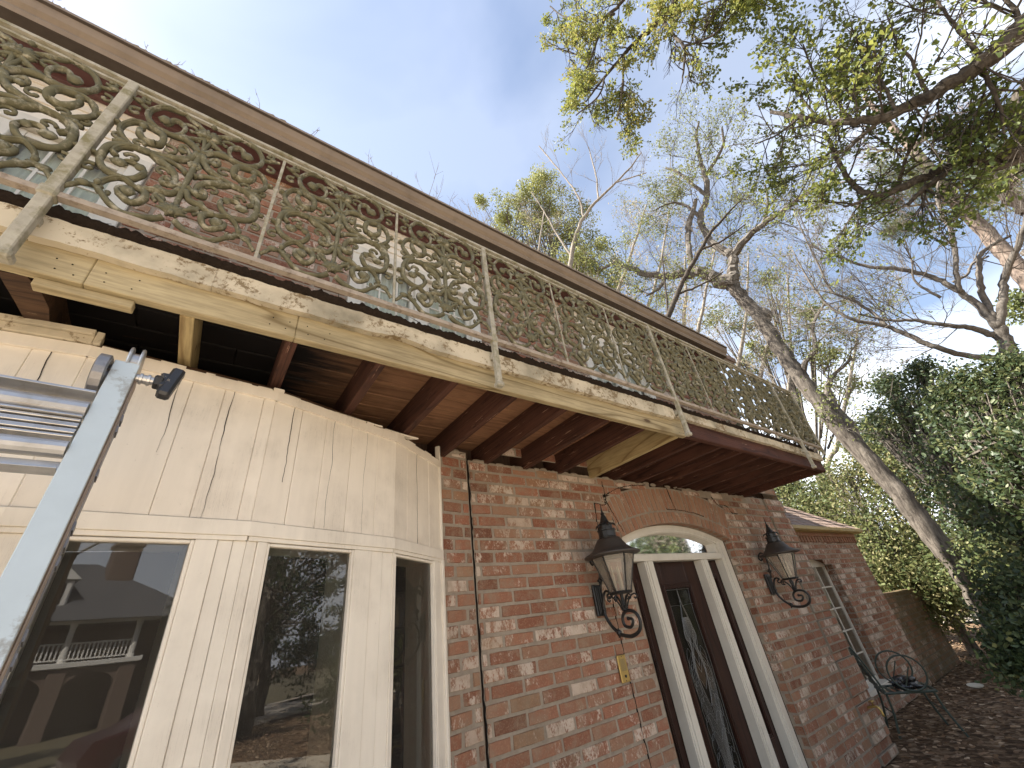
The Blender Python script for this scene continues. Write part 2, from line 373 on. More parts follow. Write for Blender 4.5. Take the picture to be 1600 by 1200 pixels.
def sheet(name, pts, z, mat):
    mb = MB(); mb.add([(x, y, z) for x, y in pts], [list(range(len(pts)))])
    return tag(mb.build(name, mat, plan=False), kind='structure')
sheet('driveway', [(21.5, -30), (25.5, -30), (26.5, 2), (28, 14), (24, 14), (22.5, 2)], .035, MAT['road'])
sheet('road', [(-300, -16.5), (300, -16.5), (300, -10.5), (-300, -10.5)], .035, MAT['road'])
sheet('bounce_terrace', [(-9, -7.5), (8.5, -7.5), (8.5, 1.2), (4.6, 1.2), (4.6, 2.2), (-9, 2.2)], .03, MAT['bounce_terrace'])  # unseen pale paving, added to bounce sunlight up onto the shaded front
sheet('lawn', [(-300, -60), (300, -60), (300, -17.2), (-300, -17.2)], .04, MAT['lawn'])
# ------------------------------------------------------------------ the house
PITCH = .0677
house = tag(empty('brick_house', (2.4, 3.2, .356)), 'red brick house with cream bow window, leaded front door and stripped balcony underside', 'house')
def brickq(mb, c, n, tint, dj=.0015, rnd=.0045, dep=.012):
    """one worn brick from its four face corners (counter-clockwise seen from outside) and the outward normal"""
    c = [np.array(p, float) for p in c]; n = np.array(n, float)
    lu = np.linalg.norm(c[1]-c[0]); lv = np.linalg.norm(c[3]-c[0])
    us = [0, min(.3, rnd/lu), .34, .67, 1-min(.3, rnd/lu), 1]; vs = [0, min(.3, rnd/lv), 1-min(.3, rnd/lv), 1]
    if lv > lu: us, vs = [0, min(.3, rnd/lu), 1-min(.3, rnd/lu), 1], [0, min(.3, rnd/lv), .34, .67, 1-min(.3, rnd/lv), 1]
    V = []; tu, tv = rng.uniform(-dj, dj), rng.uniform(-dj, dj); nu, nv = len(us), len(vs)
    for j, v in enumerate(vs):
        for i, u in enumerate(us):
            p = (c[0]*(1-u)+c[1]*u)*(1-v) + (c[3]*(1-u)+c[2]*u)*v
            edge = i in (0, nu-1) or j in (0, nv-1); corner = i in (0, nu-1) and j in (0, nv-1)
            d = -dep if edge else tu*(u-.5)*2+tv*(v-.5)*2+rng.uniform(-.0012, .0012)
            if not edge and (i in (1, nu-2)) and (j in (1, nv-2)): d -= rng.uniform(0, .004)
            p = p + n*d
            if not edge: p = p + (c[1]-c[0])/lu*rng.uniform(-.0014, .0014) + (c[3]-c[0])/lv*rng.uniform(-.0014, .0014)
            V.append(p)
    F = [[j*nu+i, j*nu+i+1, (j+1)*nu+i+1, (j+1)*nu+i] for j in range(nv-1) for i in range(nu-1)]
    mb.add(V, F, 0, tint)
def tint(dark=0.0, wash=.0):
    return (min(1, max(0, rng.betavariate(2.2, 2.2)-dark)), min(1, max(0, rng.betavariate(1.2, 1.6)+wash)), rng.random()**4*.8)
def bricks(mb, O, U, N, intervals, z0, z1, seed=0, bl=.1925, proud=0.0, ragged=0, wash=0, dark=0):
    O = np.array((*O, 0.)); U = np.array((*U, 0.)); N = np.array((*N, 0.))
    Z = np.array((0, 0, 1.)); j = .0105; k0 = int(math.floor((z0-.356)/PITCH+.001)); k1 = int(math.ceil((z1-.356)/PITCH-.001))
    for k in range(k0, k1):
        za = .356+k*PITCH; zb = min(za+PITCH-j, z1); zm = za+PITCH/2
        if zb-za < .012: continue
        for ua, ub in intervals(zm):
            if ub-ua < .015: continue
            p = lambda u, z, d: O+U*u+N*d+Z*z
            zt = min(za+PITCH-j/2, z1)
            mb.add([p(ua, za-j/2, proud-.0055), p(ub, za-j/2, proud-.0055), p(ub, zt, proud-.0055), p(ua, zt, proud-.0055)], [[0, 1, 2, 3]], 1, (.5, .5, .5))
            step = bl+j; off = (k % 2)*step/2 + (rng.uniform(-.006, .006)) + (seed*.37 % 1)*step
            n0 = int(math.floor((ua-off)/step)); u = n0*step+off
            while u < ub:
                a = max(u, ua+j*.4); b = min(u+bl, ub-j*.4)
                if b-a > .02 and not (ragged and k == k1-1 and rng.random() < ragged):
                    q = lambda: rng.uniform(-.0018, .0018); zz = zb-(rng.uniform(0, .02) if ragged and k == k1-1 else 0)
                    brickq(mb, [p(a+q(), za+q(), proud), p(b+q(), za+q(), proud), p(b+q(), zz+q(), proud), p(a+q(), zz+q(), proud)], N, tint(dark, wash))
                u += step
BM = [MAT['brick'], MAT['mortar']]
XC, ZC, RA = 3.305, -.045, 2.375; HA = math.radians(19.05)
def main_iv(z, x0=1.252, x1=5.127):
    if z < 2.2: e = (2.53, 4.08)
    else:
        dz = z-ZC; hw = dz*math.tan(HA)
        if dz > 2.68*math.cos(HA): hw = math.sqrt(max(0, 2.68**2-dz*dz))
        if hw <= 0: return [(x0, x1)]
        e = (XC-hw, XC+hw)
    return [(x0, e[0]), (e[1], x1)]
mb = MB(); bricks(mb, (0, 2.06), (1, 0), (0, -1), main_iv, .356, 2.655, 1, ragged=.35)
# voussoirs of the door arch
def arcp(r, a, y=2.06): return np.array((XC+r*math.sin(a), y, ZC+r*math.cos(a)))
for r0, r1, wd in ((RA, RA+.092, .062), (RA+.102, RA+.292, .062)):
    n = int(round(2*HA*(r0+r1)/2/wd))
    for i in range(n):
        a0 = -HA+2*HA*i/n; a1 = -HA+2*HA*(i+1)/n; g = .0045/r0
        zmax = 2.655
        cs = [arcp(r0, a0+g), arcp(r0, a1-g), arcp(r1, a1-g), arcp(r1, a0+g)]
        brickq(mb, cs, (0, -1, 0), (rng.uniform(.45, .75), rng.uniform(0, .45), rng.uniform(.3, .9)), rnd=.003)
for i in range(24):
    a0 = -HA+2*HA*i/24; a1 = -HA+2*HA*(i+1)/24
    mb.add([arcp(RA, a0)+(0, .0035, 0), arcp(RA, a1)+(0, .0035, 0), arcp(RA+.305, a1)+(0, .0035, 0), arcp(RA+.305, a0)+(0, .0035, 0)], [[0, 1, 2, 3]], 1, (.5, .5, .5))
    # soffit of the arch
    mb.add([arcp(RA, a0, 2.066), arcp(RA, a1, 2.066), arcp(RA, a1, 2.3), arcp(RA, a0, 2.3)], [[0, 1, 2, 3]], 1, (.4, .2, .2))
n = 22
for i in range(n):
    a0 = -HA+2*HA*i/n; a1 = -HA+2*HA*(i+1)/n; g = .0045/RA
    nn = -np.array((math.sin((a0+a1)/2), 0, math.cos((a0+a1)/2)))
    brickq(mb, [arcp(RA-.002, a0+g, 2.062), arcp(RA-.002, a0+g, 2.13), arcp(RA-.002, a1-g, 2.13), arcp(RA-.002, a1-g, 2.062)], nn, (rng.uniform(.2, .5), .1, .6), dep=.008)
# reveals of the door opening
bricks(mb, (4.08, 0), (0, -1), (-1, 0), lambda z: [(-2.14, -2.062)], .356, 2.2, 3)
bricks(mb, (2.53, 0), (0, 1), (1, 0), lambda z: [(2.062, 2.14)], .356, 2.2, 3)
# lumps of mortar along the torn top edge
x = 1.26
while x < 5.1:
    wd = rng.uniform(.02, .10)
    if not (2.6 < x < 4.0) or rng.random() < .8:
        mb.blob((x, 2.062+rng.uniform(0, .012), 2.652+rng.uniform(-.006, .006)), wd/2, (1, .35, rng.uniform(.15, .4)), 1, (.5, .5, .5), 7)
    x += wd*rng.uniform(.6, 1.6)
mb.build('front_wall', BM, house)
# quoins: proud blocks four courses high with one course set back between
mb = MB(); zt = 2.43+.338
for k in range(8):
    a, b = zt-.338*k-.27, zt-.338*k
    a = .356+round((a-.356)/PITCH)*PITCH; b = a+4*PITCH
    if k == 0: b = 2.655
    a_ = max(a, .356)
    bricks(mb, (0, 2.06), (1, 0), (0, -1), lambda z: [(5.14, 5.575)], a_, b, 5+k, proud=.016)
    mb.box(5.1405, 5.584, 2.0535, 2.0995, a_-.0055, b-.0095, 1, (.5, .5, .5))
    bricks(mb, (5.575, 0), (0, 1), (1, 0), lambda z: [(2.05, 2.36)], a_, b, 2+k, proud=.016)
    if a-PITCH > .356:
        bricks(mb, (0, 2.06), (1, 0), (0, -1), lambda z: [(5.128, 5.565)], a-PITCH, a, 9+k)
        bricks(mb, (5.565, 0), (0, 1), (1, 0), lambda z: [(2.062, 2.36)], a-PITCH, a, 9+k)
bricks(mb, (5.565, 0), (0, 1), (1, 0), lambda z: [(2.36, 2.46)], .356, 2.655, 4)
mb.build('corner_quoin', BM, house)
# short brick pier between the bow window and the wall, set at 8 degrees
mb = MB(); Q = np.array((1.030, 2.029)); E_ = np.array((1.242, 2.059)); d = E_-Q; ln = np.linalg.norm(d); d /= ln
bricks(mb, tuple(Q), tuple(d), (d[1], -d[0]), lambda z: [(.002, ln)], .356, 2.70, 2, bl=.125, ragged=.5, dark=.08)
for k in range(9): mb.blob((1.05+rng.random()*.18, 2.04+rng.random()*.03, 2.70+rng.uniform(-.02, .0)), rng.uniform(.015, .035), (1, .6, .5), 1, (.5, .5, .5))
mb.build('bow_pier', BM, house)
# control joints: open, blackened cracks
def crack(mb, P, w_, y, amp=.004):
    P = smooth_path([(x, y, z) for x, z in P], 26); V = []; F = []
    for i, p in enumerate(P):
        t_ = P[min(i+1, len(P)-1)]-P[max(i-1, 0)]; t_ /= np.linalg.norm(t_); s_ = np.array((t_[2], 0, -t_[0]))
        o = rng.uniform(-amp, amp); ww = w_*rng.uniform(.45, 1.3)
        for q in (-1, 1): V.append(p+s_*(o+q*ww/2))
        V.append(p+s_*o+np.array((0, .012, 0)))
    for i in range(len(P)-1): F += [[3*i, 3*i+1, 3*i+4, 3*i+3], [3*i+1, 3*i+2, 3*i+5, 3*i+4], [3*i+2, 3*i, 3*i+3, 3*i+5]]
    mb.add(V, F)
mb = MB()
crack(mb, [(1.247, .36), (1.247, 1.2), (1.247, 2.0), (1.246, 2.66)], .0055, 2.0562, .005)
crack(mb, [(2.30, .36), (2.285, .9), (2.27, 1.5), (2.29, 2.2), (2.315, 2.44)], .0038, 2.0578, .003)
crack(mb, [(2.315, 2.44), (2.44, 2.445), (2.455, 2.62)], .0042, 2.0578)
crack(mb, [(2.43, 2.50), (2.60, 2.57), (2.80, 2.615), (3.0, 2.635)], .0048, 2.0578)
crack(mb, [(2.44, 2.48), (2.50, 2.36), (2.56, 2.24)], .0042, 2.0578)
crack(mb, [(3.30, 2.63), (3.315, 2.53), (3.335, 2.435)], .006, 2.0578, .002)
crack(mb, [(3.20, 2.44), (3.4, 2.438), (3.6, 2.425), (3.75, 2.40)], .0042, 2.0578)
crack(mb, [(4.02, 2.60), (4.08, 2.53), (4.25, 2.52), (4.30, 2.46), (4.42, 2.45)], .0042, 2.0578)
mb.build('wall_crack', MAT['caulk'], house)
# backing so that no light leaks through the wall
mb = MB(); mb.box(1.2, 2.5, 2.075, 2.32, .356, 2.63); mb.box(4.1, 5.54, 2.075, 2.32, .356, 2.63); mb.box(2.5, 4.1, 2.32, 2.36, .356, 2.63)
mb.box(2.5, 4.1, 2.085, 2.32, 2.50, 2.625)
mb.box(-1.6, 1.2, 2.2, 2.25, 2.66, 2.79); mb.box(1.2, 5.54, 2.2, 2.26, 2.63, 2.79)
mb.build('wall_core', MAT['wallwood'], house)
# upper wall
WIN = [(-1.75, -.675), (.43, 1.45), (2.66, 3.65)]
def up_iv(z):
    iv = []; x = -2.9
    if z > 4.53: return [(x, 5.565)]
    for a, b in WIN: iv.append((x, a)); x = b
    iv.append((x, 5.565)); return iv
mb = MB(); bricks(mb, (0, 2.06), (1, 0), (0, -1), up_iv, 2.79, 4.62, 7, wash=.05)
bricks(mb, (5.565, 0), (0, 1), (1, 0), lambda z: [(2.06, 3.2)], 2.66, 4.62, 4)
mb.box(-2.95, 5.55, 2.33, 2.38, 2.79, 4.62, 1, (.5, .5, .5)); mb.box(5.3, 5.55, 2.38, 6.0, .356, 4.62, 1, (.5, .5, .5)); mb.box(-3.0, -2.9, 2.07, 6.0, .356, 4.62, 1, (.5, .5, .5))
mb.build('upper_wall', BM, house)
for a, b in WIN:                      # upper windows: boarded head, casing, two sashes, sheer curtains
    mb = MB()
    for k in range(5):
        z = 4.185+k*.069
        mb.prism([(2.068, z), (2.053, z+.001), (2.063, z+.068), (2.068, z+.068)], lambda p, s, a=a, b=b: (a if s else b, p[0], p[1]))
    wd = mb.build('window', MAT['trim'], house)
    mb = MB(); cw = .085
    for x0, x1 in ((a+.002, a+cw), (b-cw, b-.002), ((a+b)/2-.045, (a+b)/2+.045)): mb.box(x0, x1, 2.048, 2.12, 2.86, 4.10)
    mb.box(a+.002, b-.002, 2.045, 2.12, 4.101, 4.184); mb.box(a-.02, b+.02, 2.03, 2.12, 2.82, 2.859)
    mb.build('frame', MAT['white'], wd)
    for x0, x1 in ((a+cw+.002, (a+b)/2-.047), ((a+b)/2+.047, b-cw-.002)):
        mb = MB(); w3 = (x1-x0)
        for q0, q1, z0, z1 in ((x0, x0+.03, 2.862, 4.098), (x1-.03, x1, 2.862, 4.098)): mb.box(q0, q1, 2.075, 2.10, z0, z1)
        for z in (2.862, 3.46, 4.06): mb.box(x0+.031, x1-.031, 2.077, 2.10, z, z+.037)
        for i in range(1, 3): mb.box(x0+w3*i/3-.006, x0+w3*i/3+.006, 2.085, 2.098, 2.90, 4.06)
        for z in (3.06, 3.26, 3.66, 3.86): mb.box(x0+.03, x1-.03, 2.0865, 2.0965, z-.006, z+.006)
        mb.build('sash', MAT['white'], wd)
        mb = MB(); mb.add([(x0+.02, 2.099, 2.88), (x1-.02, 2.099, 2.88), (x1-.02, 2.099, 4.08), (x0+.02, 2.099, 4.08)], [[0, 1, 2, 3]])
        mb.build('pane', MAT['glass_up'], wd)
    mb = MB(); n = 90; V = []
    for i in range(n+1):
        x = a+.05+(b-a-.1)*i/n; y = 2.16+.012*math.sin(i*1.3)+.008*math.sin(i*.47+a)
        V += [(x, y, 2.85), (x, y, 4.12)]
    mb.add(V, [[2*i, 2*i+2, 2*i+3, 2*i+1] for i in range(n)]); mb.build('curtain', MAT['curtain'], wd, smooth=True)
# roof with gutter
mb = MB(); prof = [(1.83, 4.66), (6.0, 7.1), (6.0, 7.05), (2.1, 4.62), (1.9, 4.60), (1.84, 4.60)]
mb.prism(prof, lambda p, s: ((-3.2, 5.72)[s], p[0], p[1]))
mb.build('roof', MAT['shingle'], house)
mb = MB()
prof = [(1.742, 4.702), (1.741, 4.680), (1.757, 4.676), (1.758, 4.655), (1.769, 4.625), (1.790, 4.603), (1.787, 4.584), (1.797, 4.560), (1.876, 4.560), (1.876, 4.706), (1.868, 4.706), (1.866, 4.60), (1.80, 4.60), (1.765, 4.70)]
n = len(prof); X = [-3.2]+list(np.linspace(-2.8, 5.2, 60))+[5.36]; V = []; F = []
for x in X:
    dz = .0025*noise.noise(Vector((x*1.6, 0, 0))); dy = .002*noise.noise(Vector((x*2.3, 5, 0)))
    V += [(x, y+dy, z+dz) for y, z in prof]
for i in range(len(X)-1):
    for j in range(n): F.append([i*n+j, i*n+(j+1) % n, (i+1)*n+(j+1) % n, (i+1)*n+j])
F += [list(range(n)), [(len(X)-1)*n+j for j in range(n)][::-1]]
nf = len(X)-1
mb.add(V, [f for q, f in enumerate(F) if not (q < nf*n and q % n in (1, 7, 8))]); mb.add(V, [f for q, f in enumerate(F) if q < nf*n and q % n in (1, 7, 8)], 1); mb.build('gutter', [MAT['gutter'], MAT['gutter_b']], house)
mb = MB(); mb.box(-3.2, 5.34, 1.878, 1.896, 4.548, 4.62); mb.box(-3.2, 5.32, 1.90, 1.912, 4.545, 4.562); mb.build('gutter_board', MAT['rail'], house)
mb = MB(); mb.box(-3.2, 5.56, 1.897, 2.062, 4.563, 4.60); mb.box(-3.2, 5.56, 2.02, 2.058, 4.52, 4.562)
mb.build('soffit', MAT['soffit'], house)
mb = MB(); mb.box(5.36, 5.70, 1.86, 1.9, 4.57, 4.70); mb.box(5.60, 5.64, 1.9, 6.0, 4.56, 4.70); mb.build('rake_board', MAT['gutter'], house)
# ---- bow window below the balcony
def unit(a): return np.array((math.cos(R(a)), math.sin(R(a)), 0.))
PAN = [(np.array((.674, 1.776, 0)), np.array((1.036, 2.0305, 0))), (np.array((.120, 1.5765, 0)), np.array((.674, 1.776, 0))), (np.array((-.40, 1.504, 0)), np.array((.120, 1.5765, 0))),
       (np.array((-.97, 1.55, 0)), np.array((-.40, 1.504, 0))), (np.array((-1.5, 1.76, 0)), np.array((-.97, 1.55, 0))), (np.array((-1.9, 2.06, 0)), np.array((-1.5, 1.76, 0)))]
def pbox(mb, P, s0, s1, d0, d1, z0, z1, m=0, bev=0):
    """box on a bow panel: s along it from its left end, d outward"""
    a, b = P; u = (b-a)/np.linalg.norm(b-a); nn = np.array((u[1], -u[0], 0))
    mb.obox(a+u*(s0+s1)/2+nn*(d0+d1)/2+np.array((0, 0, (z0+z1)/2)), (u, nn, (0, 0, 1)), ((s1-s0)/2, (d1-d0)/2, (z1-z0)/2), m, bev=bev)
bay = MB()
for k, P in enumerate(PAN):
    Lp = np.linalg.norm(P[1]-P[0]); s = 0
    while s < Lp-.005:
        wd = rng.choice((.095, .11, .125, .14)); e = min(s+wd, Lp)
        if Lp-e < .03: e = Lp
        g = rng.choice((.0004, .0005, .0006, .0012))
        pbox(bay, P, s+g, e-g*.3, -.012, rng.uniform(-.0012, .0012), 2.113, 2.601+rng.uniform(-.004, .004), bev=.0022)
        s = e
bow = bay.build('bow_window', MAT['siding'], house)
SEAM = []
mb = MB()
for P in PAN:
    Lp = np.linalg.norm(P[1]-P[0]); pbox(mb, P, 0, Lp, -.03, -.0125, 2.10, 2.595)
mb.build('siding_backing', MAT['rotten'], bow)
for k, P in enumerate(PAN):
    mb = MB(); Lp = np.linalg.norm(P[1]-P[0]); pbox(mb, P, -.002, Lp+.002, -.01, .011, 2.066, 2.111)
    pbox(mb, P, .002, Lp-.002, -.01, .007, 2.052, 2.0655)
    mb.build('header_trim', MAT['trim'], bow)
    mb = MB(); pbox(mb, P, -.003, Lp+.003, -.001, .010, 2.565, 2.604); mb.build('top_trim', MAT['siding'], bow)
    mb = MB(); pbox(mb, P, -.003, Lp+.003, -.02, .045, .80, .84); mb.build('window_sill', MAT['trim'], bow)
GL = [(.010, .350), (.055, .392), (.115, .390), (.10, .47), (.10, .47), (.06, .44)]
GL = [(.016, .352), (.064, .398), (.115, .390), (.10, .47), (.10, .47), (.06, .44)]
for k, P in enumerate(PAN):
    Lp = np.linalg.norm(P[1]-P[0]); g0, g1 = GL[k]; mb = MB()
    for q0, q1 in ((g0, g0+.010), (g1-.010, g1)): pbox(mb, P, q0, q1, -.018, .004, .86, 2.050, bev=.002)
    pbox(mb, P, g0+.0105, g1-.0105, -.018, .0035, 2.040, 2.0495, bev=.002); pbox(mb, P, g0+.0105, g1-.0105, -.018, .0035, .86, .88)
    fr = mb.build('window_frame', MAT['trim'], bow)
    mb = MB(); a, b = P; u = (b-a)/Lp; nn = np.array((u[1], -u[0], 0)); o = a-nn*.012
    mb.add([o+u*(g0+.009)+(0, 0, .87), o+u*(g1-.009)+(0, 0, .87), o+u*(g1-.009)+(0, 0, 2.042), o+u*(g0+.009)+(0, 0, 2.042)], [[0, 1, 2, 3]])
    mb.build('pane', MAT['glass'], fr)
    mb = MB()                                  # casing seen through the glass, inside
    pbox(mb, P, g1-.010, g1+.012, -.15, -.019, .86, 2.05); pbox(mb, P, g0-.012, g0+.010, -.15, -.019, .86, 2.05); pbox(mb, P, g0, g1, -.15, -.019, 2.045, 2.07)
    mb.build('inner_casing', MAT['inner'], fr)
mb = MB()                                      # boards between the windows
for k, P in enumerate(PAN):
    Lp = np.linalg.norm(P[1]-P[0]); g0, g1 = GL[k]
    if g0 > .02:
        m_ = g0*.5; pbox(mb, P, .0005, m_-.0008, -.016, .0015, .842, 2.0515, bev=.0015); pbox(mb, P, m_+.0008, g0-.0005, -.016, .0065, .842, 2.0515, bev=.002)
    else: pbox(mb, P, .0005, g0-.0005, -.016, .004, .842, 2.0515)
    r = Lp-g1
    if r > .05:
        pbox(mb, P, g1+.0005, g1+r*.42, -.016, .0062, .842, 2.0515, bev=.002); pbox(mb, P, g1+r*.42+.0012, g1+r*.72, -.016, .002, .842, 2.0515, bev=.0015); pbox(mb, P, g1+r*.72+.0012, Lp-.0005, -.016, .0008, .842, 2.0515, bev=.0015)
    else: pbox(mb, P, g1+.0005, Lp, -.016, .006, .842, 2.0515, bev=.002)
P = PAN[0]; Lp = np.linalg.norm(P[1]-P[0]); pbox(mb, P, Lp-.016, Lp+.006, -.02, .012, .5, 2.0655, bev=.003); pbox(mb, P, Lp-.010, Lp+.006, -.02, .009, 2.1115, 2.70, bev=.003)
mb.build('mullion', MAT['trim'], bow)
mb = MB()
for P in PAN: Lp = np.linalg.norm(P[1]-P[0]); pbox(mb, P, 0, Lp, -.02, 0, .356, .80)
mb.build('lower_siding', MAT['siding'], bow)
for P, s0, za, zb, w_ in ((PAN[2], .386, 2.10, 2.60, .0045), (PAN[1], .072, 2.26, 2.60, .0035), (PAN[2], .235, 2.30, 2.60, .0045), (PAN[1], .26, 2.12, 2.57, .0022), (PAN[0], .20, 2.115, 2.58, .0014), (PAN[3], .50, 2.2, 2.58, .003), (PAN[1], .42, 2.115, 2.56, .0012)):
    mb = MB(); a, b = P; u = (b-a)/np.linalg.norm(b-a); nn = np.array((u[1], -u[0], 0)); V = []; n = 34
    for i in range(n+1):
        z = za+(zb-za)*i/n; q = s0+.012*noise.noise(Vector((s0*9, z*5, 0)))+.003*noise.noise(Vector((s0*9, z*34, 4))); h = w_*.8*(.25+.75*abs(math.sin(3.1*z*5+s0*20)))*(.3+.7*(i/n))
        for e in (-1, 1): V.append(a+u*(q+e*h/2)+nn*.0016+np.array((0, 0, z)))
        V.append(a+u*q-nn*.004+np.array((0, 0, z)))
    F = []
    for i in range(n): F += [[3*i, 3*i+1, 3*i+4, 3*i+3], [3*i+1, 3*i+2, 3*i+5, 3*i+4], [3*i+2, 3*i, 3*i+3, 3*i+5]]
    mb.add(V, F); mb.build('paint_split', MAT['caulk'], bow)
# remains of the torn soffit along the top of the bow
mb = MB()
pbox(mb, PAN[3], .10, .572, -.03, .020, 2.606, 2.632); pbox(mb, PAN[3], .10, .572, -.03, .030, 2.633, 2.650); pbox(mb, PAN[2], -.002, .015, -.03, .026, 2.606, 2.648)
mb.build('torn_moulding', MAT['fascia'], bow)
mb = MB()
a, b = PAN[1]; u = (b-a)/np.linalg.norm(b-a)
for (o, l, w0, dz) in (((.36, 1.675), .24, .028, 2.612), ((.62, 1.775), .20, .035, 2.622)):
    pts = [(0, .02), (l*.6, .012), (l, .0), (l-.035, .035), (l*.5, .05), (0, .05)]
    o = np.array((*o, dz)); vv = np.array((-u[1], u[0], 0))
    mb.prism(pts, lambda p, s, o=o, vv=vv: o+u*p[0]+vv*(p[1]-.02)+np.array((0, 0, .008*s)))
x = -.38
while x < 1.0:
    P = PAN[2] if x < .12 else (PAN[1] if x < .674 else PAN[0]); u_ = (P[1]-P[0])/np.linalg.norm(P[1]-P[0]); s = (x-P[0][0])/u_[0]
    wd = rng.uniform(.02, .08); pbox(mb, P, s, s+wd, -.012-rng.random()*.01, .002+rng.random()*.008, 2.60, 2.606+rng.random()*.016); x += wd*rng.uniform(.9, 1.3)
mb.build('torn_soffit', MAT['siding'], bow)
mb = MB()
for P in PAN: Lp = np.linalg.norm(P[1]-P[0]); pbox(mb, P, .0, Lp, -.07, -.025, 2.56, 2.638)
mb.build('rotten_plate', MAT['rotten'], bow)
# dark room behind the bow
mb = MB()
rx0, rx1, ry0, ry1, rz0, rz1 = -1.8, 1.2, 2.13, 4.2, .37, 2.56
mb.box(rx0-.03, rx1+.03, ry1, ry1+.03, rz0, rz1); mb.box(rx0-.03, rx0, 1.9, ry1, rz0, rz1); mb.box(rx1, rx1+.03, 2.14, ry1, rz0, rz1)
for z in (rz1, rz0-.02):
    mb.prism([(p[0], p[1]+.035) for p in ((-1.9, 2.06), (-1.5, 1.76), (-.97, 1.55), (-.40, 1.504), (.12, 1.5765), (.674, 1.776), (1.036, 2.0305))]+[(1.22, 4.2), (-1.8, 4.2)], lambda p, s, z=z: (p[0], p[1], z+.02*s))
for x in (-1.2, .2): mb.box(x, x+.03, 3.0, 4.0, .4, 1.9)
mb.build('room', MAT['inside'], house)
# ---- balcony floor, partly rebuilt
mb = MB(); y = 1.262; k = 0
while y < 2.3:
    wd = .118; mb2 = MB()
    for x0, x1 in ((-2.9, -.35+.3*(k % 2)), (-.35+.3*(k % 2)+.002, 1.9-.4*(k % 3)), (1.902-.4*(k % 3), 4.74)):
        mb2.box(x0, x1, y, min(y+wd-.005, 2.3), 2.785+rng.uniform(-.0025, .0015), 2.803, bev=.003)
    mb2.build('deck_plank', MAT['plank'], house); y += wd; k += 1
JO = [-.545, .108, .420, .742, 1.060, 1.382, 1.705, 2.02]
for x in [-1.8, -1.5, -1.17, -.86]+JO:
    mb = MB(); mb.box(x-.018, x+.018, 1.284, 2.25, 2.64, 2.784, bev=.002)
    if abs(x+.545) < .01:
        mb = MB(); n = 14; V = []; F = []
        for i in range(n+1):
            y = 1.284+.07*i; w_ = .026+.008*math.sin(i*1.1); o = .014*math.sin(i*.5)
            zb = 2.64+.012*math.sin(i*.9)
            V += [(x-w_+o, y, zb), (x+w_+o, y, zb+.004), (x+w_*.7+o, y, 2.784), (x-w_*.7+o, y, 2.784)]
        for i in range(n):
            for j in range(4): F.append([i*4+j, i*4+(j+1) % 4, (i+1)*4+(j+1) % 4, (i+1)*4+j])
        mb.add(V, F)
        mb.build('joist', MAT['rotten'], house)['label'] = 'rotten eaten-away joist at the left end'
        continue
    mb.build('joist', MAT['joist'], house)
for x, w_ in ((-.182, .018), (2.352, .020)):
    mb = MB(); mb.box(x-w_, x+w_, 1.282, 2.25 if x < 0 else 2.07, 2.638, 2.784, bev=.002)
    mb.build('joist', MAT['lumber_y'], house)['label'] = 'new pale pine joist'
for x in (2.615, 2.90, 3.20, 3.50, 3.80, 4.10, 4.40):
    mb = MB(); mb.box(x-.02, x+.02, 1.284, 2.25, 2.646, 2.784, bev=.003); mb.build('joist', MAT['joist'], house)
for i, (x0, x1) in enumerate(((-2.9, -.4105), (-.4095, .1095), (.1105, 2.42))):
    mb = MB(); mb.box(x0, x1, 1.250, 1.281, 2.640, 2.765, bev=.0025)
    for xx in (x0+.03, x0+.10, x1-.03, x1-.07):
        for zz in (2.665, 2.70): mb.lathe([(.0022, 0), (.0018, .0012)], 6, (xx+rng.uniform(-.01, .01), 1.2495, zz+rng.uniform(-.006, .006)), 1, ax=((1, 0, 0), (0, 0, 1), (0, -1, 0)))
    mb.build('edge_beam', [MAT['lumber'], MAT['caulk']], house)['label'] = 'new pine edge beam'
mb = MB(); mb.box(-.50, -.302, 1.266, 1.296, 2.612, 2.6385, bev=.002); mb.build('packing_board', MAT['lumber'], house)
mb = MB(); mb.box(2.4215, 4.75, 1.251, 1.281, 2.642, 2.775, bev=.004); mb.box(4.712, 4.749, 1.282, 2.25, 2.643, 2.783, bev=.004)
mb.box(2.4215, 4.75, 1.246, 1.2505, 2.648, 2.700, bev=.001)
mb.build('rim_joist', MAT['rim'], house)
def ragged_strip(mb, x0, x1, y0, y1, zt, zb, st=.010, at=.004, ab=.0035, seed=0, big=0):
    n = int((x1-x0)/st); V = []; F = []
    for i in range(n+1):
        x = x0+(x1-x0)*i/n
        b = zb(x)+ab*(noise.noise(Vector((x*14, seed, 0)))+.7*noise.noise(Vector((x*47, seed, 3))))
        bb = noise.noise(Vector((x*3.1, seed+7, 0)))
        if big and bb > .22: b += (bb-.22)*big
        t_ = zt(x)+at*(noise.noise(Vector((x*20, seed, 9)))+.8*noise.noise(Vector((x*70, seed, 5))))
        dy = .002*noise.noise(Vector((x*5, seed, 2)))
        V += [(x, y0+dy, b), (x, y0+dy, t_), (x, y1, t_), (x, y1, b)]
    for i in range(n):
        for j in range(4): F.append([i*4+j, i*4+(j+1) % 4, (i+1)*4+(j+1) % 4, (i+1)*4+j])
    F += [[0, 1, 2, 3], [n*4+3, n*4+2, n*4+1, n*4]]
    mb.add(V, F)
for i, (x0, x1) in enumerate(((-2.9, -.545), (-.542, -.145), (-.1445, .355), (.3558, .906), (.9068, 1.62), (1.6205, 2.325), (2.345, 3.3), (3.3005, 4.76))):
    mb = MB(); ragged_strip(mb, x0, x1, 1.222, 1.2485, lambda x: 2.815 if x < 2.3 else 2.812, lambda x: 2.735 if x < 2.3 else 2.757-.004*(x-2.3), seed=i*3.3, big=.03)
    mb.build('fascia_board', MAT['fascia'], house)
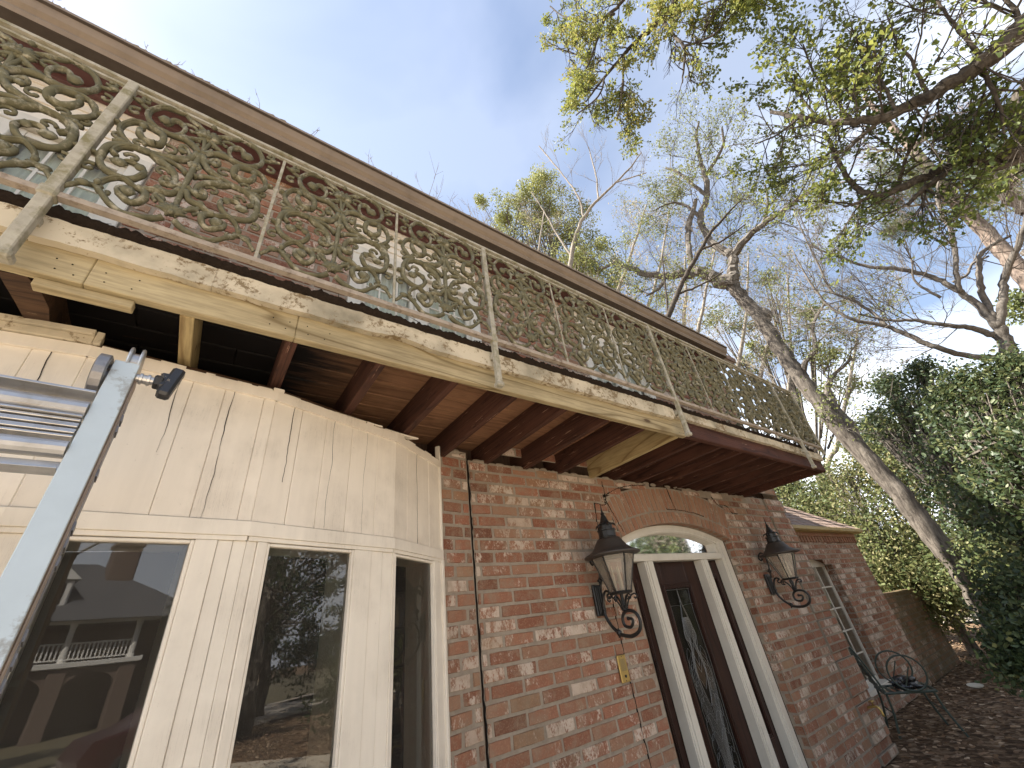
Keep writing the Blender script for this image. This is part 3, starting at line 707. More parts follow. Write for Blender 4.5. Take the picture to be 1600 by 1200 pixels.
mb = MB(); mb.box(4.750, 4.775, 1.225, 2.05, 2.755, 2.812, bev=.003); mb.build('fascia_board', MAT['fascia'], house)
mb = MB(); ragged_strip(mb, -2.9, 4.73, 1.252, 1.29, lambda x: 2.884-.012*min(1, max(0, x-2.0)), lambda x: 2.80, .008, .018, .004, 31)
mb.box(-2.9, 4.73, 1.291, 2.055, 2.804, 2.83)
for i in range(700):
    x = rng.uniform(-1.2, 4.6); y = rng.uniform(1.215, 1.30); l = rng.uniform(.01, .05); a = rng.uniform(0, 6.3); z = 2.868+rng.uniform(-.01, .02) if y > 1.245 else 2.818+rng.uniform(0, .012)
    mb.tube([(x, y, z), (x+l*math.cos(a), y+l*math.sin(a)*.4, z+rng.uniform(-.008, .016))], [.0018, .0008], 3)
mb.build('deck_debris', MAT['debris'], house)
# ---- front door
FY = 2.14
mb = MB()
def jamb(x0, x1, z0, z1, y1=2.226):
    mb.box(x0, x1, FY+.010, y1, z0, z1, bev=.002); w_ = (x1-x0)
    mb.box(x0+w_*.36, x1-.001, FY, FY+.0098, z0, z1, bev=.003); mb.box(x0+w_*.08, x0+w_*.30, FY+.003, FY+.0098, z0, z1, bev=.003)
jamb(2.44, 2.56, .40, 2.044); jamb(2.825, 2.92, .40, 2.044); jamb(3.61, 3.70, .40, 2.044); jamb(3.965, 4.077, .40, 2.20)
mb.box(2.44, 3.964, FY+.004, 2.226, 2.046, 2.10, bev=.003); mb.box(2.44, 3.964, FY, FY+.0038, 2.060, 2.094, bev=.0015)
door_frame = mb
def arc_sweep(mb, r0, r1, y0, y1, a0=-HA, a1=HA, n=36, m=0):
    V = []; F = []
    for i in range(n+1):
        a = a0+(a1-a0)*i/n
        V += [arcp(r0, a, y0), arcp(r1, a, y0), arcp(r1, a, y1), arcp(r0, a, y1)]
    for i in range(n):
        for j in range(4): F.append([i*4+j, i*4+(j+1) % 4, (i+1)*4+(j+1) % 4, (i+1)*4+j])
    F += [[3, 2, 1, 0], [n*4, n*4+1, n*4+2, n*4+3]]
    mb.add(V, F, m)
arc_sweep(mb, RA-.040, RA-.003, FY+.001, FY+.05, -HA*1.0, HA*.985); arc_sweep(mb, RA-.056, RA-.0405, FY+.008, FY+.05, -HA, HA*.97); arc_sweep(mb, RA-.062, RA-.0565, FY+.02, 2.226, -HA, HA*.965)
mb.box(3.93, 3.9645, FY+.02, 2.226, 2.101, 2.19, bev=.002); mb.box(2.44, 2.56, FY+.004, 2.226, 2.101, 2.17)
df = mb.build('door_frame', MAT['white'], house)
mb = MB(); V = [(2.55, 2.205, 2.10)]+[tuple(arcp(RA-.058, a, 2.205)) for a in np.linspace(-HA, HA*.97, 20)]+[(3.94, 2.205, 2.10)]
mb.add(V, [list(range(len(V)))]); mb.build('fanlight', MAT['dglass'], df)
def leaf_door(name, x0, x1, gx0, gx1, gz0, gz1, parent):
    mb = MB(); y0, y1 = 2.228, 2.262
    mb.box(x0, gx0, y0, y1, .38, 2.043, bev=.0015); mb.box(gx1, x1, y0, y1, .38, 2.043, bev=.0015)
    mb.box(gx0+.0005, gx1-.0005, y0, y1, gz1, 2.043, bev=.0015); mb.box(gx0+.0005, gx1-.0005, y0, y1, .38, gz0, bev=.0015)
    for o, yy, w_ in ((.034, y0-.006, .012), (.020, y0-.010, .012), (.006, y0-.004, .010)):
        for a in ((gx0-o, gx0-o+w_, gz0-o, gz1+o), (gx1+o-w_, gx1+o, gz0-o, gz1+o)): mb.box(a[0], a[1], yy, y0, a[2], a[3], bev=.003)
        for a in ((gz0-o, gz0-o+w_), (gz1+o-w_, gz1+o)): mb.box(gx0-o+w_, gx1+o-w_, yy, y0, a[0], a[1], bev=.003)
    d_ = mb.build(name, MAT['door'], parent)
    mb = MB(); mb.add([(gx0, 2.245, gz0), (gx1, 2.245, gz0), (gx1, 2.245, gz1), (gx0, 2.245, gz1)], [[0, 1, 2, 3]])
    g = mb.build('pane', MAT['dglass'], d_); return d_
dr = leaf_door('front_door', 2.922, 3.608, 3.095, 3.432, .52, 1.852, house)
mb = MB(); gx, gw = 3.2635, .168; y = 2.241
def came(P, r=.0014): mb.tube([(gx+gw*p[0], y-.0004*rng.random(), .52+1.332*p[1]) for p in smooth_path([(a, 0, b) for a, b in P], 8)[:, [0, 2]]], r, 4)
came([(-1, .905), (-.35, .905), (-.1, .90)]); came([(1, .905), (.4, .905), (.12, .90)]); came([(-1, .99), (1, .99)], .003)
for s_ in (-1, 1):
    came([(0, 1.0), (.02*s_, .95), (.10*s_, .88), (.30*s_, .80), (.16*s_, .73), (0, .70)]); came([(0, .93), (.26*s_, .84), (.40*s_, .74), (.20*s_, .66), (0, .60)])
    for k in range(9):
        a = .08+.10*k; came([(.03*s_*k, .02), (s_*a*.35, .22), (s_*a*.9, .42+.02*k), (s_*(.9-a)*.5, .60+.012*k), (s_*(a*.5), .74), (s_*.05*k*.5, .84)], .0011)
    for k in range(7):
        z = .12+.075*k; came([(0, z), (.3*s_, z+.05), (.62*s_, z+.02), (.72*s_, z+.08), (.5*s_, z+.12), (.36*s_, z+.07), (.5*s_, z+.055)], .0012)
    came([(.95*s_, .0), (.86*s_, .3), (.93*s_, .6), (.84*s_, .88), (.95*s_, .99)], .0012)
mb.build('lead_came', MAT['lead'], dr)
for x0, x1 in ((2.562, 2.823), (3.702, 3.963)):
    leaf_door('sidelight', x0, x1, x0+.075, x1-.075, .80, 1.90, house)
mb = MB(); mb.box(2.4, 4.1, 2.02, 2.30, .356, .398); mb.build('door_sill', MAT['road'], house)
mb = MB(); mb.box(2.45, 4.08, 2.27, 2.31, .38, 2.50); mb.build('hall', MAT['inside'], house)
# ---- wing to the right
WY = 2.45; WC, WZ, WR = 6.82, 1.155, .922+.0; WHA = math.asin(.57/ WR)
def wing_iv(z):
    a, b = 6.25, 7.39
    if z < .62: return [(5.57, 8.85)]
    if z > 2.0:
        dz = z-WZ
        if dz > WR+.0: return [(5.57, 8.85)]
        hw = math.sqrt(max(0, WR**2-dz*dz)); hw = min(hw, .57)
        if z > 2.075: return [(5.57, 8.85)]
        return [(5.57, WC-hw), (WC+hw, 8.85)]
    return [(5.57, a), (b, 8.85)]
mb = MB(); bricks(mb, (0, WY), (1, 0), (0, -1), wing_iv, .356, 2.27, 12, wash=.12)
k = 5.6
while k < 8.82:                      # dentil course under the eave
    mb.box(k, k+.052, WY-.022, WY+.02, 2.272, 2.352, 0, (rng.uniform(.3, .8), .2, .3), .003); mb.box(k+.052, k+.098, WY+.0, WY+.02, 2.272, 2.352, 0, (rng.uniform(.1, .3), .1, .2), .002); k += .1
mb.box(5.57, 8.86, WY-.026, WY+.02, 2.354, 2.40, 0, (.6, .3, .4), .003)
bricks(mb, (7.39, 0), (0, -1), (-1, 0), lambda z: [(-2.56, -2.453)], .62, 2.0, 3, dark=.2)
bricks(mb, (8.85, 0), (0, 1), (1, 0), lambda z: [(2.45, 6.0)], .356, 2.40, 3)
mb.box(5.58, 6.245, 2.47, 2.6, .356, 2.40, 1, (.5, .5, .5)); mb.box(7.41, 8.83, 2.47, 2.6, .356, 2.40, 1, (.5, .5, .5)); mb.box(6.245, 7.41, 2.47, 2.6, .356, .60, 1, (.5, .5, .5)); mb.box(6.245, 7.41, 2.58, 2.7, .60, 2.40, 1, (.3, .3, .3)); mb.box(6.245, 7.41, 2.47, 2.58, 2.08, 2.40, 1, (.5, .5, .5))
V = []; n = 14
for i in range(n+1):
    x = 6.25+1.14*i/n; z = 2.0+.075*(1-((x-WC)/.57)**2); V += [(x, WY+.002, z), (x, WY+.11, z)]
mb.add(V, [[2*i, 2*i+1, 2*i+3, 2*i+2] for i in range(n)], 0, (.35, .1, .4))
mb.build('wing_wall', BM, house)
mb = MB(); yf = WY+.10
V = []
for i in range(n+1):
    x = 6.25+1.14*i/n; V.append((x, yf, 1.999+.073*(1-((x-WC)/.57)**2)))
V = V+[(7.39, yf, 1.962), (6.25, yf, 1.962)]
k = len(V); mb.add(V+[(a, b+.03, c) for a, b, c in V], [list(range(k))]+[[i, (i+1) % k, (i+1) % k+k, i+k] for i in range(k)])
for x in (6.25, 7.355): mb.box(x, x+.03, yf, yf+.04, .64, 1.96)
mb.box(6.28, 7.355, yf+.001, yf+.04, .64, .68)
for i in range(1, 4): mb.box(6.28+1.075*i/4-.008, 6.28+1.075*i/4+.008, yf+.012, yf+.03, .68, 1.962)
for i in range(1, 5): mb.box(6.28, 7.355, yf+.0135, yf+.0285, 1.962-.256*i-.008, 1.962-.256*i+.008)
mb.box(6.22, 7.42, WY-.03, yf+.03, .585, .638)
ww = mb.build('window', MAT['white'], house); ww['label'] = 'tall small-paned window of the wing under a low arch'
mb = MB(); mb.add([(6.27, yf+.02, .66), (7.37, yf+.02, .66), (7.37, yf+.02, 1.97), (6.27, yf+.02, 1.97)], [[0, 1, 2, 3]]); mb.build('pane', MAT['glass'], ww)
# wing roof: hipped, shingled in courses
mb = MB(); ex, ey, ez, sl = 9.0, 2.33, 2.455, .80
V = []; F = []
rows = 16
for k in range(rows):
    t0, t1 = k*.1, (k+1)*.1; h = .012
    x = 5.58
    while x < ex-t0-.02:
        w_ = rng.uniform(.10, .17); xb = min(x+w_-.004, ex-t0); xt = min(x+w_-.004, ex-t1); xa = x
        if xb-xa < .015: break
        xt = max(xt, min(xa, ex-t1)); xa2 = min(xa, ex-t1)
        hh = h*rng.uniform(.6, 1.3); b = len(V)
        V += [(xa, ey+t0, ez+sl*t0+hh), (xb, ey+t0, ez+sl*t0+hh), (xt, ey+t1, ez+sl*t1+.002), (xa2, ey+t1, ez+sl*t1+.002), (xa, ey+t0, ez+sl*t0-.004), (xb, ey+t0, ez+sl*t0-.004)]
        F += [[b, b+1, b+2, b+3], [b+4, b+5, b+1, b]]; x += w_
    b = len(V); V += [(ex-t0, ey+t0, ez+sl*t0+.004), (ex-t0, 6.5-t0*.2, ez+sl*t0+.004), (ex-t1, 6.5-t1*.2, ez+sl*t1+.004), (ex-t1, ey+t1, ez+sl*t1+.004)]; F.append([b, b+1, b+2, b+3])
mb.add(V, F); mb.build('wing_roof', MAT['shingle'], house)
mb = MB(); mb.box(5.58, 8.99, 2.335, 2.44, 2.402, 2.448, bev=.003); mb.box(5.58, 9.01, 2.31, 2.334, 2.41, 2.462, bev=.006); mb.box(8.88, 9.0, 2.442, 6.4, 2.402, 2.448)
mb.build('wing_eave', MAT['eave'], house)
# ------------------------------------------------------------------ garden wall
gwl = MB(); bricks(gwl, (0, 2.46), (1, 0), (0, -1), lambda z: [(8.86, 10.85)], .356, 1.47, 5, wash=-.1, ragged=.0)
bricks(gwl, (10.85, 0), (0, 1), (1, 0), lambda z: [(2.46, 2.66)], .356, 1.47, 5)
gwl.box(8.87, 10.84, 2.468, 2.65, .34, 1.455, 1, (.5, .5, .5))
for i in range(10): gwl.box(8.86+.199*i, 8.86+.199*i+.19, 2.455, 2.67, 1.465, 1.505, 0, (rng.random(), .3, .6), .004)
tag(gwl.build('garden_wall', [MAT['brick_moss'], MAT['mortar_moss']], None), 'low mossy brown brick garden wall running on from the house corner in the shade', 'garden wall')
# ------------------------------------------------------------------ balcony railing
RY = 1.19
rl = tag(empty('balcony_railing', (2.1, RY, 2.61)), 'ornate cast iron scroll railing with flaking moss green paint along the balcony edge', 'railing')
POSTS = [(-.540, 1), (.908, 1), (2.338, 1), (4.275, 1), (4.752, 2)]
for x, kd in POSTS+[(-1.98, 1)]:
    mb = MB(); h = .0145 if x < 0 else .0125
    if kd == 2: h = .013
    zb = 2.625 if kd == 1 else 2.80
    mb.obox((x, RY, (zb+3.505)/2), ((1, 0, 0), (0, 1, 0), (0, 0, 1)), (h, h, (3.505-zb)/2), bev=.003)
    if kd == 1:
        mb.obox((x, RY, 2.619), ((1, 0, 0), (0, 1, 0), (0, 0, 1)), (h*1.5, h*1.4, .012), bev=.006)
        mb.box(x-.012, x+.012, RY+h, 1.2225, 2.765, 2.79); mb.obox((x, RY, 2.865), np.eye(3), (h*1.35, h*1.35, .02), bev=.006)
    mb.build('post', MAT['post'], rl)
mb = MB(); mb.box(4.74, 4.765, 2.04, 2.06, 2.80, 3.505); mb.build('post', MAT['post'], rl)
def railseg(name, a, b, z, hw, hh, mat):
    mb = MB(); n = 60; V = []; F = []; a = np.array(a, float); b = np.array(b, float); d = (b-a)/np.linalg.norm(b-a); s_ = np.array((d[1], -d[0]))
    for i in range(n+1):
        p = a+(b-a)*i/n; j = .0012*noise.noise(Vector((p[0]*8, p[1]*8, z)))
        for q, r in ((-1, -1), (1, -1), (1, 1), (-1, 1)): V.append((p[0]+s_[0]*(q*hw+j), p[1]+s_[1]*(q*hw+j), z+r*hh+j))
    for i in range(n):
        for j in range(4): F.append([i*4+j, i*4+(j+1) % 4, (i+1)*4+(j+1) % 4, (i+1)*4+j])
    F += [[0, 1, 2, 3], [n*4+3, n*4+2, n*4+1, n*4]]
    mb.add(V, F); return mb.build(name, mat, rl)
railseg('bottom_rail', (-2.9, RY), (4.752, RY), 2.865, .0115, .0095, MAT['rail']); railseg('top_rail', (-2.9, RY), (4.752, RY), 3.502, .013, .0065, MAT['post']); railseg('top_rail', (-2.9, RY), (4.752, RY), 3.478, .006, .005, MAT['post'])
railseg('bottom_rail', (4.752, RY), (4.752, 2.05), 2.865, .010, .0095, MAT['rail']); railseg('top_rail', (4.752, RY), (4.752, 2.05), 3.502, .011, .0065, MAT['post'])
SCR = {'A1': [(0.249, 0.419), (0.27, 0.446), (0.294, 0.455), (0.323, 0.457), (0.359, 0.457), (0.394, 0.465), (0.414, 0.495), (0.42, 0.537), (0.406, 0.569), (0.383, 0.592), (0.359, 0.604), (0.337, 0.608)], 'A2': [(0.375, 0.515), (0.362, 0.512), (0.353, 0.533), (0.338, 0.543), (0.323, 0.537), (0.314, 0.515), (0.317, 0.484), (0.33, 0.468)], 'A3': [(0.42, 0.537), (0.454, 0.559), (0.478, 0.565)], 'B': [(0.362, 0.373), (0.352, 0.382), (0.349, 0.406), (0.359, 0.435), (0.387, 0.45), (0.416, 0.446), (0.44, 0.43), (0.455, 0.397), (0.449, 0.361), (0.427, 0.33), (0.403, 0.316), (0.374, 0.313)], 'B2': [(0.362, 0.373), (0.384, 0.37), (0.404, 0.382), (0.413, 0.408), (0.409, 0.432)], 'C': [(0.252, 0.408), (0.267, 0.369), (0.293, 0.34), (0.32, 0.329), (0.346, 0.325), (0.369, 0.314), (0.405, 0.309), (0.43, 0.29), (0.436, 0.257), (0.422, 0.239)], 'C2': [(0.405, 0.309), (0.427, 0.305), (0.446, 0.277), (0.453, 0.233), (0.448, 0.193), (0.428, 0.164), (0.401, 0.153), (0.375, 0.162), (0.356, 0.179), (0.347, 0.203), (0.352, 0.226), (0.368, 0.235), (0.393, 0.234), (0.409, 0.217)], 'C3': [(0.265, 0.376), (0.279, 0.406), (0.293, 0.419), (0.302, 0.405), (0.291, 0.387)], 'D': [(0.356, 0.316), (0.33, 0.299), (0.302, 0.282), (0.28, 0.254), (0.274, 0.225), (0.278, 0.205), (0.291, 0.198), (0.302, 0.208), (0.299, 0.225), (0.289, 0.225)], 'D2': [(0.25, 0.222), (0.263, 0.213), (0.275, 0.203), (0.29, 0.193)], 'L': [(0.254, 0.285), (0.273, 0.306), (0.299, 0.311), (0.332, 0.313)], 'E': [(0.251, 0.2), (0.27, 0.168), (0.295, 0.157), (0.32, 0.145), (0.345, 0.137), (0.377, 0.152), (0.399, 0.141), (0.415, 0.122), (0.423, 0.09)], 'E2': [(0.344, 0.14), (0.324, 0.129), (0.316, 0.106), (0.323, 0.082), (0.341, 0.069), (0.359, 0.074), (0.375, 0.088), (0.379, 0.113), (0.365, 0.117), (0.356, 0.104)], 'F': [(0.259, 0.052), (0.276, 0.037), (0.301, 0.019), (0.328, 0.013), (0.355, 0.02), (0.382, 0.036), (0.407, 0.065), (0.426, 0.085), (0.448, 0.077), (0.47, 0.048), (0.48, 0.039)], 'G': [(0.297, 0.166), (0.299, 0.138), (0.282, 0.118), (0.262, 0.096), (0.254, 0.07)], 'T1': [(0.223, 0.545), (0.245, 0.543), (0.283, 0.568), (0.312, 0.582), (0.336, 0.612)], 'T2': [(0.238, 0.516), (0.257, 0.507), (0.279, 0.485), (0.301, 0.469)], 'T3': [(0.223, 0.545), (0.238, 0.488), (0.248, 0.405)], 'S': [(0.248, 0.405), (0.248, 0.352), (0.253, 0.272), (0.255, 0.202), (0.256, 0.121), (0.254, 0.07)], 'K': [(0.43, 0.315), (0.454, 0.308)], 'K2': [(0.458, 0.22), (0.477, 0.222)], 'K3': [(0.455, 0.397), (0.477, 0.402)]}
def scroll_mesh():
    mb = MB(); W_ = .478; cx = .2405
    def fl(P, mir): return [((2*cx-x) if mir else x, 0, z) for x, z in P]
    thick = dict(A1=0.0138, A2=0.0124, A3=0.0088, B=0.0138, B2=0.0151, C=0.0155, C2=0.0141, C3=0.0112, D=0.0144, D2=0.0138, L=0.0124, E=0.0132, E2=0.0138, F=0.0116, G=0.0100, T1=0.0106, T2=0.0112, T3=0.0100, S=0.0132, K=0.0124, K2=0.0100, K3=0.0100)
    for mir in (0, 1):
        for k, P in SCR.items():
            if k == 'S' and mir: continue
            P = [(cx+(x-.2445)*(W_/2-.004)/.2385, z) for x, z in P]
            if k == 'S': P = [(cx, z) for x, z in P]
            Q_ = smooth_path(fl(P, mir), 5); n = len(Q_); r0 = thick[k]*1.0
            rr = r0*(1.05-.35*np.linspace(0, 1, n)) * (1+.16*np.array([noise.noise(Vector((q[0]*60, mir, q[2]*60))) for q in Q_]))
            Q_ = Q_ + np.array([(0, .003*math.sin(i*.4)+.002*mir, 0) for i in range(n)])
            mb.tube(Q_, rr, 6, flat=.8)
            # raised vein: a slimmer rod along the front, as cast
            if k in ('A1', 'B', 'C', 'C2', 'D', 'E', 'E2'): mb.tube(Q_+np.array((0, -r0*.55, 0)), rr*.42, 4)
        for (x, z, r_, a0, tw) in ((.30, .535, .030, 0, 1), (.45, .50, .022, 2, -1), (.325, .375, .026, 1, 1), (.45, .345, .016, 4, 1), (.315, .255, .022, 3, -1), (.39, .265, .020, 0, 1), (.46, .155, .020, 2, -1), (.285, .13, .022, 5, 1), (.40, .075, .020, 1, -1), (.44, .59, .018, 4, 1), (.27, .47, .022, 2, -1), (.40, .345, .018, 3, -1)):
            x = cx+(x-.2445)*(W_/2-.004)/.2385; Pp = [(x+r_*(1-.12*k)*math.cos(a0+tw*k*.75), .004, z+r_*(1-.12*k)*math.sin(a0+tw*k*.75)) for k in range(7)]
            Pp = [((2*cx-p[0]) if mir else p[0], p[1], p[2]) for p in Pp]; mb.tube(smooth_path(Pp, 3), np.linspace(.0066, .0055, 19), 5); mb.blob(Pp[-1], .0085, (1, .8, 1), n=5)
        def at(x, z): x = cx+(x-.2445)*(W_/2-.004)/.2385; return ((2*cx-x) if mir else x, -.003, z)
        for (x, z, r, sq) in ((.372, .515, .017, (1, .7, 1)), (.409, .436, .012, (1, .7, 1.1)), (.409, .215, .016, (1.2, .7, .9)), (.361, .226, .013, (1, .7, 1)), (.358, .104, .018, (1, .7, 1)), (.291, .390, .012, (1.1, .7, .8)), (.291, .222, .010, (1, .7, 1)),
                              (.454, .559, .011, (1.2, .7, .8)), (.448, .077, .013, (1.2, .7, .8)), (.43, .316, .012, (1.3, .7, .8)), (.33, .305, .012, (1.4, .7, .7)), (.300, .468, .012, (1.3, .7, .8)), (.369, .314, .014, (1, .8, .8)), (.30, .166, .011, (1, .7, 1)), (.29, .57, .011, (1.3, .7, .8)), (.468, .402, .010, (1, .8, .7)), (.47, .221, .009, (1, .8, .7)), (.423, .10, .010, (.8, .8, 1.2)), (.27, .52, .010, (1, .8, 1.2))):
            mb.blob(at(x, z), r*1.2, (sq[0], sq[1]*.9, sq[2]))
        for k in range(5):      # acanthus leaves at the foot and the head of the stem
            a = -.2+k*.42; s_ = -1 if mir else 1
            mb.tube([(cx, 0, .075), (cx+s_*.022*math.sin(a), -.008, .078+.022*math.cos(a)), (cx+s_*.040*math.sin(a), -.004, .080+.040*math.cos(a))], [.009, .0085, .003], 5)
            a = .3+k*.36; mb.tube([(cx, 0, .52), (cx+s_*.022*math.sin(a), -.008, .522+.024*math.cos(a)), (cx+s_*.040*math.sin(a), -.003, .524+.044*math.cos(a))], [.008, .008, .003], 5)
    for k in range(8):
        a = k*math.pi/4; mb.blob((cx+.014*math.cos(a), -.006, .335+.014*math.sin(a)), .008, (1, .8, 1), n=5)
    for z in (.075, .52, .335): mb.blob((cx, -.009, z), .011, (1, .8, 1))
    for z, x in ((.0, .06), (.0, .42)): mb.blob((x, 0, .004), .008, (1, 1, 1))
    mb.blob((cx, 0, .602), .012, (1, .8, 1)); mb.blob((cx-.09, 0, .606), .010, (1.3, .8, .8)); mb.blob((cx+.09, 0, .606), .010, (1.3, .8, .8))
    return mb
sm = scroll_mesh()
proto = sm.build('scroll_panel', MAT['iron'], None, smooth=True, local=True); proto.parent = rl
def put(o, x, y, z, rz=0):
    p = T((x, y, z)) - np.array(rl.location); o.location = p; o.rotation_euler.z = rz
bar = MB(); bar.box(-.0055, .0055, -.004, .004, 0, .617, bev=.0015); bar.blob((0, 0, .40), .011, (1, .6, 1.6)); bar.blob((0, 0, .22), .010, (1, .6, 1.4))
barp = bar.build('divider_bar', MAT['post'], None, local=True); barp.parent = rl
first = True; fb = True
X0s = [-.540+.4786*k for k in range(-4, 11)]+[4.272]
X0s = [-.540-.4786*k for k in (4, 3, 2, 1)]+[-.540, -.0575, .4255, .908, 1.385, 1.861, 2.338, 2.822, 3.306, 3.790, 4.273]
for i, x in enumerate(X0s):
    o = proto if first else proto.copy()
    if not first: col.objects.link(o)
    first = False; put(o, x, RY, 2.873)
    if min(abs(x-p[0]) for p in POSTS) > .05 and x > -2.8:
        b_ = barp if fb else barp.copy()
        if not fb: col.objects.link(b_)
        fb = False; put(b_, x, RY+.002, 2.872)
for y in (1.20, 1.62):
    o = proto.copy(); col.objects.link(o); put(o, 4.752, y, 2.873, math.pi/2); o.scale = (.88, 1, 1)
b_ = barp.copy(); col.objects.link(b_); put(b_, 4.752, 1.622, 2.872, math.pi/2)
# ------------------------------------------------------------------ wall lanterns (x along wall, y = 0 at wall face, z = 0 at plate centre)
def make_lantern():
    root = bpy.data.objects.new('wall_lantern', None); col.objects.link(root)
    def bl(mb, name, mat, par=None, smooth=False):
        o = mb.build(name, mat, None, local=True, smooth=smooth); o.parent = par or root; return o
    AY = -.205
    mb = MB()
    mb.box(-.038, .038, -.020, 0, -.078, .095, bev=.006); mb.box(-.028, .028, -.030, -.0202, -.068, .085, bev=.006)
    for x in (-.018, 0, .018): mb.box(x-.004, x+.004, -.036, -.0302, -.06, .075, bev=.002)
    bl(mb, 'back_plate', MAT['black'])
    mb = MB()
    ARM = [(-.124, .022), (-.112, .010), (-.094, .012), (-.093, .028), (-.112, .040), (-.085, .051), (-.062, .032), (-.042, -.019), (-.042, -.081), (-.071, -.134), (-.116, -.175), (-.142, -.189), (-.213, -.198), (-.275, -.175), (-.297, -.129), (-.277, -.087), (-.234, -.071), (-.194, -.079), (-.172, -.106), (-.177, -.143), (-.216, -.154), (-.241, -.136), (-.242, -.116), (-.214, -.110)]
    ARM = [(y, z) for y, z in ARM]
    P = smooth_path([(0, y, z) for y, z in ARM], 6); n = len(P)
    rr = np.interp(np.linspace(0, 1, n), [0, .2, .45, .7, 1], [.0055, .007, .0105, .0095, .008]); mb.tube(P, rr, 8)
    mb.tube([(0, -.03, -.03), (0, -.047, -.05)], .011, 8)
    mb.blob((0, -.120, -.176), .017, (1, 1, 1.2), n=8); mb.tube([(0, -.130, -.165), (0, -.112, -.200)], [.011, .004], 6); mb.blob((0, -.214, -.110), .011, n=8); mb.blob((0, -.124, .020), .009, n=8)
    UP = [(-.022, .225), (-.008, .215), (.004, .235), (-.004, .262), (-.028, .280), (-.054, .262), (-.060, .215), (-.055, .16), (-.045, .11), (-.036, .06)]
    UP = [(y-.012, z) for y, z in UP]
    mb.tube(smooth_path([(0, y, z) for y, z in UP], 6), .0068, 8)
    mb.lathe([(.006, -.02), (.012, -.008), (.022, 0), (.012, .008), (.006, .02)], 10, (0, -.057, .115)); mb.blob((0, -.036, .228), .010, n=8)
    mb.tube([(0, -.068, .262), (0, -.11, .262)], .005, 6)
    bl(mb, 'scroll_arm', MAT['black'], smooth=True)
    ce = (0, AY, 0)
    mb = MB()      # cap
    mb.lathe([(.148, .232), (.176, .236), (.178, .243), (.166, .250), (.135, .262), (.108, .285), (.086, .318), (.074, .338), (.050, .342)], 28, ce)
    cap = bl(mb, 'cap', MAT['bronze'], smooth=True)
    mb = MB()
    mb.lathe([(.060, .337), (.062, .345), (.056, .350), (.055, .385), (.060, .389), (.060, .395), (.044, .398), (.044, .420), (.052, .424), (.050, .430), (.034, .437), (.026, .452), (.016, .480), (.010, .492), (.015, .498), (.009, .506), (.006, .512), (.001, .568)], 12, ce)
    for k in range(6):
        a = k*math.pi/3; mb.tube([(.050*math.cos(a), AY+.050*math.sin(a), .428), (.062*math.cos(a), AY+.062*math.sin(a), .418), (.066*math.cos(a), AY+.066*math.sin(a), .408)], [.007, .005, .002], 4)
    bl(mb, 'finial', MAT['black'])
    mb = MB(); rt, rb, zt, zb = .132, .062, .236, .030; V = []
    for r_, z in ((rb, zb), (rt, zt)):
        for k in range(6): a = k*math.pi/3+.26; V.append((r_*math.cos(a), AY+r_*math.sin(a), z))
    mb.add(V, [[k, (k+1) % 6, (k+1) % 6+6, k+6] for k in range(6)]); bl(mb, 'glass', MAT['lglass'])
    mb = MB()
    for k in range(6):
        mb.tube([V[k], V[k+6]], [.0045, .0055], 5); mb.tube([V[k], V[(k+1) % 6]], .006, 5); mb.tube([V[k+6], V[(k+1) % 6+6]], .007, 5)
    mb.lathe([(.066, .020), (.072, .028), (.066, .034), (.03, .034), (.03, .020)], 18, ce)
    for k in range(6):
        a = k*math.pi/3+.26; c_, s_ = math.cos(a), math.sin(a)
        Pp = smooth_path([(c_*r_, AY+s_*r_, z) for r_, z in ((.016, -.062), (.022, -.04), (.040, -.008), (.062, .010), (.080, .012), (.088, -.002), (.078, -.012), (.070, -.004))], 4); mb.tube(Pp, .0048, 5)
    mb.lathe([(.008, -.075), (.020, -.066), (.016, -.058), (.022, -.050), (.012, -.040), (.010, .02)], 12, ce)
    bl(mb, 'cage', MAT['black'])
    mb = MB()
    for k in range(3):
        a = k*2.09+.4; mb.lathe([(.009, .034), (.009, .125), (.006, .128), (.005, .16), (.001, .178)], 10, (.024*math.cos(a), AY+.024*math.sin(a), 0))
    bl(mb, 'candle', MAT['candle'])
    return root
lan = make_lantern(); lan.location = T((2.135, 2.058, 1.800))
tag(lan, 'black scrolled wall lantern on the brickwork left of the front door', 'wall lantern', 'wall lanterns beside the front door')
l2 = copy_tree(lan); l2.location = T((4.452, 2.058, 1.783)); l2['label'] = 'black scrolled wall lantern between the front door and the wing window'
# ------------------------------------------------------------------ intercom plate
ic = empty('intercom', (2.224, 2.055, 1.44)); tag(ic, 'small brass intercom plate with a push button on the brick left of the door', 'intercom')
mb = MB(); mb.box(2.188, 2.260, 2.045, 2.0555, 1.372, 1.508, bev=.003); mb.build('plate', MAT['brass'], ic)
mb = MB(); mb.box(2.203, 2.246, 2.0438, 2.0449, 1.428, 1.488)
for k in range(9): mb.box(2.206, 2.243, 2.0430, 2.0437, 1.432+k*.006, 1.435+k*.006)
mb.build('speaker_grille', MAT['grille'], ic)
mb = MB(); ax = ((1, 0, 0), (0, 0, 1), (0, -1, 0)); mb.lathe([(.0075, 0), (.0072, .004), (.004, .005)], 12, (2.226, 2.0449, 1.402), ax=ax); mb.build('push_button', MAT['black'], ic)
mb = MB()
for z in (1.50, 1.380): mb.lathe([(.0035, 0), (.003, .0015)], 8, (2.224, 2.0449, z), ax=ax)
mb.build('screw', MAT['bronze'], ic)
